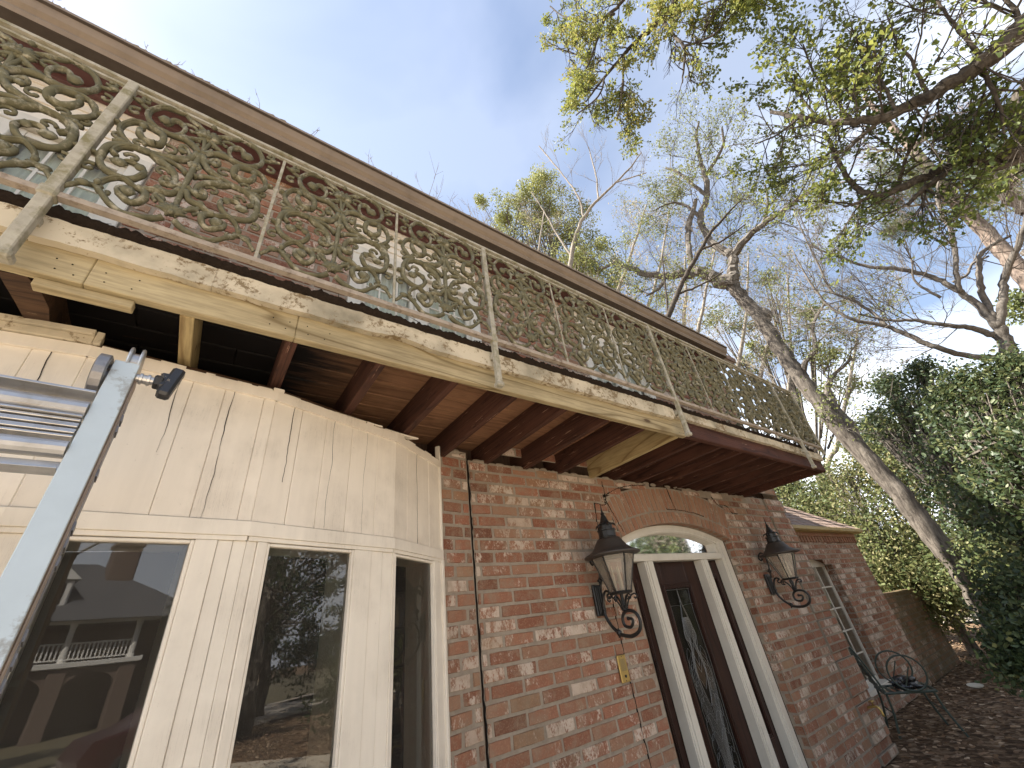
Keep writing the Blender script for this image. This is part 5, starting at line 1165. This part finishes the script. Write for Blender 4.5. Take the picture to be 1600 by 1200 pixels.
trunk = [(bx, by, -.1, .36), (bx-.02, by+.02, 1.2, .27), (bx-.05, by, 2.6, .25), (TR1[1][0]+.35, TR1[1][1]-.1, TR1[1][2]-.25, .22), (TR1[1][0]+.3, TR1[1][1]-.1, TR1[1][2]+.9, .19), (TR1[2][0]+.25, TR1[2][1]-.05, TR1[2][2]-.3, .15), (TR1[2][0]+.2, TR1[2][1], TR1[2][2]+1.6, .10)]
RB[0] = [(trunk[5][0], trunk[5][1], trunk[5][2], .13)]+RB[0]; RB[1] = [(trunk[3][0], trunk[3][1], trunk[3][2], .10)]+RB[1]
oak_boughs('water_oak', RB, (bx, by, 0), 'evergreen oak whose dark boughs and glossy leaves hang in from the upper right', 41, [15, 15, 6, 4, 8, 6, 7, 8, 8, 7, 8, 8, 8, 6, 6, 7, 7],  .038, 2000, .56, .42, trunk=trunk)
CB = [[(2.918,-0.697,7.99,0.056),(2.98,-0.349,7.642,0.0427),(2.995,-0.169,7.433,0.0358),(3.0,0.011,7.43,0.033),(2.986,0.286,7.545,0.027),(2.957,0.505,7.577,0.0218),(2.892,0.796,7.509,0.0163),(2.882,1.141,7.501,0.0085)],[(3.0,0.011,7.43,0.022),(3.0,0.035,7.119,0.0178),(3.0,0.028,6.682,0.0152),(2.998,0.115,6.445,0.0116),(2.992,0.221,6.229,0.0066)],[(3.0,0.028,6.682,0.0135),(2.998,-0.122,6.453,0.0112),(2.989,-0.256,6.346,0.0092),(2.978,-0.363,6.425,0.0061)],[(2.98,-0.349,7.642,0.0285),(2.999,-0.057,8.504,0.0245),(2.989,0.255,8.585,0.0214),(2.962,0.474,8.667,0.0198),(2.92,0.687,8.384,0.0153),(2.875,0.857,8.103,0.0108),(2.892,1.117,8.019,0.0089)],[(2.979,0.355,8.537,0.0172),(2.933,0.632,9.07,0.0139),(2.863,0.897,9.844,0.0101),(2.83,0.997,10.511,0.0108)],[(2.875,0.857,8.103,0.013),(2.839,0.97,8.531,0.0114),(2.763,1.169,9.132,0.0098)],[(2.957,0.505,7.577,0.0159),(2.916,0.705,6.998,0.0115),(2.964,0.909,6.743,0.0077)],[(2.949,-0.553,7.233,0.0262),(2.967,-0.444,6.673,0.0155),(2.968,-0.435,6.354,0.0089)],[(2.892,0.796,7.509,0.0122),(2.845,0.951,7.246,0.01),(2.816,1.297,7.373,0.0085)],[(3.0,-0.039,7.441,0.0146),(2.99,-0.241,7.0,0.0101),(2.977,-0.369,6.756,0.0064)]]
bt = CB[0][0]
trunk = [(-3.6, -2.6, -.1, .34), (-3.5, -2.6, 2.2, .27), (-3.1, -2.3, 4.6, .22), (-1.6, -1.2, 6.6, .14), (bt[0]-.4, bt[1]-.3, bt[2]+.35, .05), (bt[0], bt[1], bt[2], bt[3])]
trunk = [(bt[0]+1.0, -4.2, -.1, .34), (bt[0]+.9, -4.1, 2.5, .27), (bt[0]+.8, -3.3, 5.0, .20), (bt[0]+.5, bt[1]-1.2, bt[2]+.2, .09), (bt[0]+.15, bt[1]-.25, bt[2]+.15, .04), (bt[0], bt[1], bt[2], bt[3])]
oak_boughs('water_oak', CB, (trunk[0][0], trunk[0][1], 0), 'spray of sunlit yellow-green oak leaves hanging down at the top of the sky', 57, [15, 9, 9, 15, 9, 9, 9, 6, 9, 8], .036, 2300, .74, .30, trunk=trunk)
# --- trees beyond the roof and the bare wood
def bare_tree(base_px, paths, label, seed, nsp, l, lev=3, leafn=0, leafmat='dry_leaf', lsz=.05, mat='bark_t', tw=.010, spread=.5, upb=.3, group=None, tv=.5, name='bare_tree'):
    g = np.random.default_rng(seed); b0 = paths[0][0]; tr = tree_root(name, (b0[0], b0[1], 0), label, 'tree', group)
    mb = MB(); limb(mb, [(b0[0], b0[1], -.1, b0[3]*1.5)]+paths[0], 7, 5, .06, seed); mb.build('trunk', MAT[mat], tr, plan=False, smooth=True)
    mb = MB(); tips = []
    for i, P in enumerate(paths):
        Q_ = limb(mb, P, 6, 5, .08, i) if i else np.array([tuple(q) for q in smooth_path(np.array(P), 5)])
        sprout(mb, Q_, g, tips, nsp[i], l, tw, lev, .3, spread=spread, upb=upb, kids=(3, 4), ratio=.62, wob=.18)
    mb.build('crown', MAT[mat], tr, plan=False)
    if leafn:
        tp_ = np.array([t[0] for t in tips if t[2] <= 1]); s_ = g.choice(len(tp_), leafn); leaves('foliage', tp_[s_]+g.normal(size=(leafn, 3))*.12, lsz, MAT[leafmat], tr, 'oak', seed, tintv=tv)
    return tr
bare_tree(0, [[(8.619,6.835,11.324,0.1013),(8.847,6.537,12.606,0.0939),(9.108,6.168,13.958,0.0855),(9.448,5.633,15.101,0.0627),(9.808,4.981,15.685,0.0504),(10.152,4.234,16.091,0.0376),(10.398,3.589,16.37,0.031),(10.57,3.045,16.763,0.0185)],[(9.448,5.633,15.101,0.0502),(9.487,5.567,16.289,0.0391),(9.365,5.771,17.822,0.0274),(9.149,6.106,19.62,0.0291),(8.971,6.365,21.056,0.0228)],[(8.98,6.353,13.356,0.048),(8.802,6.597,14.809,0.038),(8.644,6.802,16.376,0.0267),(8.442,7.053,17.894,0.021)],[(9.808,4.981,15.685,0.0378),(9.903,4.789,16.884,0.0326),(9.953,4.684,18.178,0.0271),(9.985,4.616,19.104,0.0209)],[(10.152,4.234,16.091,0.0251),(10.347,3.734,15.846,0.0245),(10.523,3.204,15.569,0.0179)]],
 'slender leafless sapling with upright grey twigs showing just above the long gutter', 61, [10, 7, 8, 7, 4], 1.0, 2, tw=.009)
bare_tree(0, [[(8.911,4.538,7.412,0.0857),(9.176,3.975,8.544,0.0797),(9.337,3.581,9.126,0.0717),(9.502,3.118,9.663,0.0631),(9.655,2.602,10.15,0.0541),(9.761,2.173,10.508,0.0449),(9.875,1.578,10.776,0.0265),(9.93,1.185,10.887,0.0174)],[(9.655,2.602,10.15,0.036),(9.789,2.043,10.029,0.0262),(9.896,1.438,10.073,0.0169)],[(9.337,3.581,9.126,0.0358),(9.544,2.986,9.061,0.0261),(9.707,2.403,9.085,0.017)],[(9.176,3.975,8.544,0.0354),(9.262,3.77,9.508,0.0276),(9.363,3.513,10.654,0.0191)]],
 'thin pale leafless tree slanting up beside the end of the gutter', 63, [9, 6, 6, 6], 1.1, 3, tw=.008, mat='bark_d')
far = [[(16.327,11.551,14.303,0.1644),(16.877,10.732,16.76,0.1374),(18.081,8.548,20.824,0.0907),(18.869,6.629,24.223,0.047)],[(15.403,9.314,11.78,0.1253),(15.847,8.537,13.784,0.1041),(16.708,6.697,17.129,0.0682),(17.251,5.137,20.528,0.0358)],[(15.377,7.249,9.194,0.1215),(15.711,6.494,10.8,0.1002),(16.171,5.245,13.343,0.0653),(16.581,3.749,15.911,0.0337)],[(17.694,6.924,8.575,0.1266),(17.999,6.086,10.175,0.1039),(18.403,4.726,12.683,0.0672),(18.706,3.327,15.812,0.0351)],[(17.148,5.473,6.377,0.0973),(17.372,4.712,7.699,0.0794),(17.643,3.568,10.12,0.0517),(17.843,2.372,13.13,0.0273)],[(13.973,15.676,17.818,0.146),(14.612,15.083,20.996,0.124),(15.68,13.969,25.026,0.0829),(16.503,12.986,29.737,0.0446)],[(19.352,5.051,5.176,0.1116),(19.544,4.249,6.479,0.0907),(19.821,2.667,8.93,0.0581),(19.964,1.205,11.249,0.0296)],[(20.449,10.527,12.156,0.1862),(20.935,9.525,14.403,0.1538),(21.585,7.944,18.048,0.1009),(21.931,6.93,21.365,0.0529)],[(20.763,7.273,8.994,0.1417),(21.076,6.308,10.753,0.1159),(21.385,5.167,12.495,0.0736),(21.703,3.604,14.417,0.0371)]]
labs = ['pale twiggy tree beyond the roof, next right of the sapling at the gutter', 'bare grey tree beyond the roof in front of the oak\'s long left limb', 'thin bare tree just left of the leaning oak trunk above the gutter end', 'faint bare tree right behind the leaning oak trunk', 'faint leafless tree between the balcony corner and the sky gap', 'leafless twigs in front of the round evergreen beyond the roof', 'hazy bare tree right of the leaning oak above the dark holly', 'thickest of the faint bare trees beyond the gutter end', 'faint bare tree with ochre leaves left of the leaning oak']
for i, P in enumerate(far):
    bare_tree(0, [P], labs[i], 70+i, [20], 2.3, 3, 1300 if i in (1, 2, 3, 7, 8, 0) else 300, 'dry_leaf' if i % 2 else 'pine_leaf', .10, tw=.014, spread=.5, upb=.18, group='bare trees beyond the house')
def clump_tree(name, base, tops, label, seed, nleaf, lsz, mat, rad, trunk_r=.15, shape='oval', flat=.8, tv=.55, ncl=60, cat='tree', group=None, bark='bark'):
    """trunk with limbs ending in many separate leaf clumps; tops: list of (x, y, z, radius) crown volumes"""
    g = np.random.default_rng(seed); tr = tree_root(name, (base[0], base[1], 0), label, cat, group); mb = MB()
    top = np.mean([t[:3] for t in tops], axis=0); limb(mb, [(base[0], base[1], -.1, trunk_r*1.4), (base[0], base[1], top[2]*.4, trunk_r), (top[0], top[1], top[2], trunk_r*.6)], 8, 5, .1, seed)
    P_ = []; T_ = []
    per = max(1, ncl//len(tops))
    for t in tops:
        cc = clump(g, t[:3], t[3], per, flat)
        for c in cc:
            lo = np.array((base[0], base[1], top[2]*.45)); a = lo+(np.array(t[:3])-lo)*g.random()
            mb.tube(smooth_path([a, (a+c)/2+g.normal(size=3)*t[3]*.12, c], 4), np.linspace(trunk_r*.25, trunk_r*.04, 9), 4, cap=False)
            k = int(nleaf/(per*len(tops))*g.uniform(.5, 1.5)); r_ = rad*g.uniform(.6, 1.3)
            P_.append(clump(g, c, r_, k, .75)); T_.append(np.full(k, tv+g.uniform(-.28, .28)))
    mb.build('trunk', MAT[bark], tr, plan=False)
    leaves('foliage', np.concatenate(P_), lsz, MAT[mat], tr, shape, seed, tintv=np.concatenate(T_)); return tr
def crown(*P): return [p for p in P]
PT = [(18.156,15.696,32.448,4.0202),(16.469,17.458,34.311,2.9681),(19.988,13.285,29.996,2.9954),(19.044,14.606,35.502,2.3832),(20.395,12.65,24.899,2.4967),(18.89,14.804,24.734,3.0453)]
clump_tree('evergreen_tree', PT[0][:2], PT, 'round yellow-green evergreen crown rising behind the long gutter', 91, 32000, .17, 'pine_leaf', .9, .3, 'oval', 1.0, .95, 150)
PT = [(21.19,5.915,12.118,0.8585),(21.451,4.883,12.118,0.7076),(21.276,5.599,14.506,0.6947),(21.727,3.458,10.675,0.5349),(20.881,6.927,15.385,0.6572),(21.68,3.738,15.918,0.6175),(21.802,2.948,13.265,0.4395),(23.747,3.478,9.798,0.615)]
clump_tree('pine_tree', (PT[0][0], PT[0][1]), PT, 'far pine with loose yellow-green tufts behind the leaning oak trunk', 93, 5000, .13, 'pine_leaf', .5, .22, 'oval', .8, .7, 50)
PT = [(23.866,-2.534,10.173,0.3981),(19.567,-4.139,11.682,1.2456),(17.681,-3.371,11.547,0.5949),(23.86,-2.586,9.794,0.5882)]
clump_tree('pine_tree', (PT[1][0], PT[1][1]), PT, 'far pine tufts at the right edge behind the bare tree limbs', 95, 2600, .13, 'pine_leaf', .5, .2, 'oval', .8, .5, 26)
# --- dark hollies and hedge on the right
PT = [(7.497,0.198,2.905,0.4597),(7.996,-0.251,3.399,0.3614),(8.0,0.025,3.55,0.2872),(7.991,0.382,3.245,0.3424),(7.19,0.381,2.318,0.4263),(6.787,0.427,1.787,0.3056),(7.581,0.531,2.472,0.309),(8.199,0.145,3.87,0.1801),(7.993,-0.323,3.792,0.1655),(8.189,0.427,3.602,0.2177),(7.0,-0.024,2.659,0.34)]
clump_tree('holly_tree', (PT[4][0], PT[4][1]), PT, 'dense dark glossy holly filling the right edge below the bare tree', 101, 14500, .060, 'holly_leaf', .27, .13, 'oval', 1.15, .66, 360)
PT = [(13.963,1.02,5.106,0.5405),(14.439,1.325,5.752,0.4461),(14.926,1.493,6.38,0.2193),(14.384,1.83,5.024,0.5793),(13.908,1.605,3.977,0.6832),(13.457,1.075,3.718,0.7187),(13.407,1.584,2.859,0.6227),(12.913,1.498,2.032,0.5958),(14.484,0.684,6.198,0.2366),(14.842,2.172,5.463,0.3993),(12.959,1.031,2.545,0.6464)]
clump_tree('holly_tree', (PT[6][0], PT[6][1]), PT, 'dark ragged-topped holly directly behind the leaning oak trunk', 102, 12500, .09, 'holly_leaf', .40, .16, 'oval', 1.15, .62, 300)
PT = [(6.452,0.788,1.289,0.1813),(6.171,0.597,1.441,0.2521),(5.553,0.728,1.125,0.1725),(5.338,0.816,0.988,0.0876)]
clump_tree('shrub', (PT[1][0], PT[1][1]), PT, 'low dark shrub drooping over the leaf litter at the right edge', 103, 8000, .05, 'holly_leaf', .28, .05, 'oval', .8, .55, 130, 'shrub')
hd = [[(16.085,5.501,3.927,0.9643),(16.361,4.617,4.32,1.0533),(15.916,5.975,3.212,1.0593),(16.239,5.029,2.999,1.218),(16.998,5.921,5.018,0.5182)],[(14.555,3.628,3.338,0.8835),(14.075,3.485,2.466,0.9013),(14.366,4.315,2.155,0.8623),(15.573,3.673,4.561,0.686),(13.567,3.457,1.73,0.6125)],[(14.695,3.008,2.364,0.8168),(14.182,3.018,1.637,0.7653),(15.731,2.922,3.554,0.8154),(13.649,3.117,1.012,0.5196),(14.06,3.543,1.301,0.6189)],[(16.757,2.863,4.807,0.7991),(15.886,1.906,4.717,0.8169),(17.714,3.195,5.748,0.6577),(17.844,2.368,5.64,0.6324)],[(13.359,1.949,1.87,0.547),(12.872,1.818,1.61,0.3871),(11.922,1.367,1.561,0.5093)],[(19.81,6.969,2.521,1.5),(19.099,5.935,1.512,1.1238),(18.32,5.037,0.698,0.8078),(17.614,3.706,1.277,0.5603),(16.858,2.189,1.71,0.672),(16.936,1.47,1.727,0.8065)]]
hl = ['bushy evergreen behind the wing roof, nearest the balcony corner', 'mid green shrub rising just beyond the end of the wing roof', 'sunlit shrub left of the leaning oak foot behind the garden wall', 'upper bush behind the leaning trunk beneath the pale sky gap', 'dark evergreen right of the leaning oak foot', 'long low thicket behind the garden wall']
for i, PT in enumerate(hd):
    clump_tree('evergreen_shrub', PT[0][:2], PT, hl[i], 110+i, 9500 if i < 5 else 8000, (.105, .095, .085, .10, .08, .13)[i], 'hedge_leaf', .62, .09, 'oval', .9, (.6, .7, .8, .62, .55, .55)[i], 150, 'shrub', 'evergreen shrubs beyond the wing')
# far wood closing the view
g = np.random.default_rng(5); n = 30000; a = g.uniform(-.55, 1.15, n); 
ang = R(18)+a*.62; rr = g.uniform(24, 46, n); X = rr*np.cos(ang); Y_ = rr*np.sin(ang)
H = 2.6+2.2*np.array([noise.noise(Vector((x*.16, y*.16, 2))) for x, y in zip(X, Y_)])+(rr-24)*.06
Zz = g.random(n)**.75*H
leaves('distant_wood', np.stack([X, Y_, Zz], 1), .34, MAT['hedge_leaf'], None, 'oval', 9, tintv=.45); o = bpy.data.objects['distant_wood']; tag(o, 'distant low woodland behind the garden', 'woodland', kind='stuff')
# --- fallen leaves
n = 26000; g = np.random.default_rng(21); rr = g.random(n)**.62*16+2.2; an = g.uniform(-1.15, .55, n); X = 3.5+rr*np.cos(an); Y_ = 1.2+rr*np.sin(an)
ok = ~((Y_ > 3.05-.0) & (X < 13.6)) & ~((Y_ > 2.5) & (X < 7.0)); X, Y_ = X[ok], Y_[ok]
o = leaves('fallen_leaves', np.stack([X, Y_, .012+.035*g.random(len(X))], 1), .075, MAT['litter'], None, 'oak', 22, up=None)
me = o.data
co = np.empty(len(me.vertices)*3); me.vertices.foreach_get('co', co); co = co.reshape(-1, 7, 3); zc = co[:, 0:1, 2].copy(); co[:, :, 2] = np.maximum(.006, zc+(co[:, :, 2]-zc)*.32); me.vertices.foreach_set('co', co.ravel()); me.update()
tag(o, 'brown fallen leaves covering the ground', 'leaves', kind='stuff')
mb = MB(); mb.lathe([(.001, 0), (.085, .004), (.10, .018), (.104, .018), (.088, .0), (.001, -.004)], 20, (10.632,2.404,0.045), ax=((1, 0, .12), (0, 1, .1), (-.12, -.1, 1)))
tag(mb.build('plastic_dish', MAT['inner'], None, plan=False, smooth=True), 'pale plastic dish lying on the fallen leaves', 'dish')
# twigs and seedlings sprouting from the gutter
mb = MB(); g = np.random.default_rng(33)
for i in range(110):
    x = g.uniform(-1.4, 3.6) if i > 14 else g.uniform(.75, 1.45); b = np.array(T((x, 1.765, 4.695))); l = g.uniform(.03, .16) if i > 14 else g.uniform(.15, .42)
    d = np.array((g.normal()*.35, g.normal()*.3-.15, 1.)); d /= np.linalg.norm(d)
    P = [b, b+d*l*.5+g.normal(size=3)*.008, b+d*l]; mb.tube(smooth_path(P, 3), np.linspace(.0028, .001, 7), 3)
    for k in range(g.integers(1, 5)):
        t = g.uniform(.3, .9); q = b+d*l*t; e = d+g.normal(size=3)*.6; mb.tube([q, q+e*l*.22], [.0018, .0008], 3)
for i in range(260):
    x = g.uniform(-1.3, 5.2); p = T((x, 1.748+.02*g.random(), 4.703)); mb.blob(p, g.uniform(.006, .02), (1.8, 1, .6), n=5)
tag(mb.build('gutter_weeds', MAT['bark_t'], None, plan=False), 'dry twigs and seedlings sprouting along the roof gutter', 'weeds', kind='stuff')
# ------------------------------------------------------------------ across the street (seen mirrored in the bow window)
MAT['render_w'] = m_paint('porch_white_paint', (.70, .68, .64), amt=.1); MAT['slate'] = m_plain('grey_roof', (.085, .085, .09), .9, nscale=4, var=.4)
MAT['car_red'] = m_plain('dark_red_car_paint', (.055, .016, .014), .25, .1, .5, nscale=2, var=.1, bs=0); MAT['tyre'] = m_plain('tyre_rubber', (.02, .02, .02), .8)
MAT['plain_brick'] = m_plain('far_brick', (.16, .115, .09), .9, nscale=9, var=.5)
nh = tag(empty('porch_house', (4, -31, 0), raw=True), 'white columned house across the street mirrored in the bow window', 'house')
def raw(mb, name, mat, par, smooth=False): return mb.build(name, mat, par, plan=False, smooth=smooth)
mb = MB(); mb.box(-8, 9.5, -38, -31.6, 0, 5.0); raw(mb, 'wall', MAT['plain_brick'], nh)
mb = MB()
for x in (-6.5, -3.8, -1.1, 1.6, 4.3, 7.0):
    mb.box(x-.35, x+.35, -29.5, -28.9, 0, 2.9)
    n = 9
for x in (-5.15, -2.45, .25, 2.95, 5.65):
    V = []; n = 12
    for i in range(n+1):
        a = math.pi*i/n; V += [(x-1.0*math.cos(a), -29.4, 1.9+.75*math.sin(a)), (x-1.0*math.cos(a), -29.0, 1.9+.75*math.sin(a)), (x-1.0*math.cos(a), -29.4, 2.9), (x-1.0*math.cos(a), -29.0, 2.9)]
    for i in range(n): b = 4*i; mb.add([V[b], V[b+4], V[b+6], V[b+2]], [[0, 1, 2, 3]]); mb.add([V[b+1], V[b+5], V[b+7], V[b+3]], [[0, 1, 2, 3]]); mb.add([V[b], V[b+1], V[b+5], V[b+4]], [[0, 1, 2, 3]])
raw(mb, 'arcade', MAT['plain_brick'], nh)
mb = MB(); mb.box(-7, 7.5, -31.6, -28.8, 2.92, 3.15); raw(mb, 'porch_floor', MAT['render_w'], nh)
for x in (-6.5, -3.8, -1.1, 1.6, 4.3, 7.0):
    mb = MB(); mb.lathe([(.17, 3.15), (.17, 3.25), (.13, 3.3), (.115, 4.7), (.15, 4.78), (.15, 4.9)], 12, (x, -29.1, 0)); raw(mb, 'column', MAT['render_w'], nh)
mb = MB(); mb.box(-6.5, 7, -29.15, -29.05, 3.95, 4.02); mb.box(-6.5, 7, -29.15, -29.05, 3.25, 3.31); x = -6.4
while x < 7: mb.box(x, x+.06, -29.13, -29.07, 3.311, 3.949); x += .17
raw(mb, 'balustrade', MAT['render_w'], nh)
mb = MB(); mb.box(-7.2, 7.8, -29.4, -28.7, 4.9, 5.1)
raw(mb, 'porch_beam', MAT['render_w'], nh)
mb = MB(); mb.add([(-8.6, -28.4, 5.0), (10.1, -28.4, 5.0), (10.1, -38.6, 5.0), (-8.6, -38.6, 5.0), (-3.5, -33.5, 8.6), (5.0, -33.5, 8.6)], [[0, 1, 5, 4], [1, 2, 5], [2, 3, 4, 5], [3, 0, 4], [3, 2, 1, 0]]); raw(mb, 'roof', MAT['slate'], nh)
for x in (-2.5, 3.0):
    mb = MB(); mb.box(x-.75, x+.75, -31.2, -29.6, 5.6, 7.1); mb.prism([(-.95, 7.1), (.95, 7.1), (0, 7.95)], lambda p, s, x=x: (x+p[0], (-29.5, -31.8)[s], p[1])); dm = raw(mb, 'dormer', MAT['render_w'], nh)
    mb = MB(); mb.box(x-.45, x-.03, -29.6, -29.58, 5.9, 6.9); mb.box(x+.03, x+.45, -29.6, -29.58, 5.9, 6.9); raw(mb, 'pane', MAT['inside'], dm)
mb = MB(); mb.box(5.3, 6.6, -33, -31.8, 5.2, 9.6); mb.box(5.2, 6.7, -33.1, -31.7, 9.4, 9.62); raw(mb, 'chimney', MAT['plain_brick'], nh)
# parked car
cr = tag(empty('parked_car', (4.2, -9.4, .03), raw=True), 'dark red parked car mirrored low in the bow window', 'car')
prof = [(-2.2, .35), (-2.25, .62), (-2.1, .88), (-1.55, .98), (-.95, 1.34), (-.2, 1.45), (.65, 1.40), (1.25, 1.02), (2.0, .88), (2.28, .66), (2.3, .38), (1.85, .30), (-1.8, .30)]
V = []; F = []; n = len(prof); ys = [(-.86, .86), (-.80, .97), (0, 1.0), (.80, .97), (.86, .86)]
for y, k in ys:
    for x, z in prof: V.append((4.2+x*k, -9.4+y*(1 if z < 1 else .80), .03+(z if z < .9 else .9+(z-.9)*(.9 if abs(y) > .8 else 1))))
for i in range(4):
    for j in range(n): F.append([i*n+j, (i+1)*n+j, (i+1)*n+(j+1) % n, i*n+(j+1) % n])
F += [list(range(n)), [4*n+j for j in range(n)][::-1]]
mb = MB(); mb.add(V, F); raw(mb, 'body', MAT['car_red'], cr)
mb = MB()
for y, s_ in ((-.835, 1), (.835, -1)):
    yy = -9.4+y*.86
    for P in ([(-1.25, 1.0), (-.9, 1.26), (-.25, 1.34), (-.25, 1.0)], [(-.18, 1.0), (-.18, 1.34), (.55, 1.30), (1.0, 1.0)]): mb.prism(P, lambda p, q, yy=yy, s_=s_: (4.2+p[0], yy-s_*.02*q+s_*.005, p[1]+.03))
raw(mb, 'side_window', MAT['bag'], cr)
for x in (-1.4, 1.4):
    for y in (-.82, .82):
        mb = MB(); mb.lathe([(.18, -.1), (.31, -.1), (.33, -.06), (.33, .06), (.31, .1), (.18, .1)], 20, (4.2+x, -9.4+y, .36), ax=((1, 0, 0), (0, 0, 1), (0, 1, 0))); wl = raw(mb, 'wheel', MAT['tyre'], cr)
        mb = MB(); mb.lathe([(.02, -.1), (.18, -.095), (.19, 0), (.18, .095), (.02, .1)], 12, (4.2+x, -9.4+y, .36), ax=((1, 0, 0), (0, 0, 1), (0, 1, 0))); raw(mb, 'rim', MAT['alu'], wl)
bt = [((7.2, -6.0), [(6.6, -6.4, 6.4, 1.6), (8.4, -5.6, 7.0, 1.6), (7.4, -7.2, 8.2, 1.8)], .26, 'broad trunked yard tree mirrored in the second bow window pane'),
      ((12.5, -9.5), [(12.5, -9.5, 4.5, 2.4), (13.5, -8, 6.5, 2.2), (11.5, -10.5, 7.5, 2.4)], .22, 'yard tree farther down the front garden opposite the lanterns'),
      ((17, -13), [(17, -13, 3.5, 2.8), (18, -12, 6.5, 2.8), (16, -14, 8.5, 2.6)], .2, 'farthest yard tree at the street corner'),
      ((-.5, -17.5), [(-1, -17.5, 7.6, 2.4), (1.4, -17.3, 8.8, 2.2), (3.6, -17.6, 10.2, 2.2)], .24, 'street tree whose crown is mirrored above the white house'),
      ((8.6, -21), [(8.6, -21, 5.8, 2.6), (7.6, -21, 8.6, 2.6), (10, -21, 10.5, 2.6)], .22, 'street tree mirrored right of the white house')]
for i, (b_, cr_, r_, lb) in enumerate(bt): clump_tree('yard_tree', b_, cr_, lb, 140+i, 7000, .17, 'holly_leaf', .7, r_, 'oval', .9, .45, 70, 'tree', 'yard trees across the drive')
PT = [(11, -4.5, 1.0, 1.1), (13.5, -5.5, 1.3, 1.4), (16, -5, 1.3, 1.4), (19, -7, 1.5, 1.6)]
clump_tree('evergreen_shrub', (13.5, -5.5), PT, 'loose shrub border out in the front yard', 150, 7000, .12, 'hedge_leaf', .5, .06, 'oval', .8, .35, 60, 'shrub')

for i, PT in enumerate(([(8, -9.5, 1.5, 1.7), (9.5, -10.5, 2.6, 1.7), (7, -11, 2.5, 1.6)], [(12, -12, 1.6, 2.0), (14, -13, 2.8, 2.0), (11, -13, 3.4, 1.8)], [(18, -9, 1.6, 2.2), (21, -10, 2.8, 2.2), (16, -10, 2.6, 2.0)], [(24, -5, 2, 2.4), (26, -8, 3, 2.6), (23, -12, 3.2, 2.4)])):
    clump_tree('evergreen_shrub', PT[0][:2], PT, ('big evergreen bush nearest the added paving in the front yard', 'front yard bush beside the street tree trunks', 'wide evergreen bush far down the front yard', 'bush mass beyond the driveway in the front yard')[i], 160+i, 8000, .14, 'holly_leaf', .6, .08, 'oval', .85, .42, 70, 'shrub')
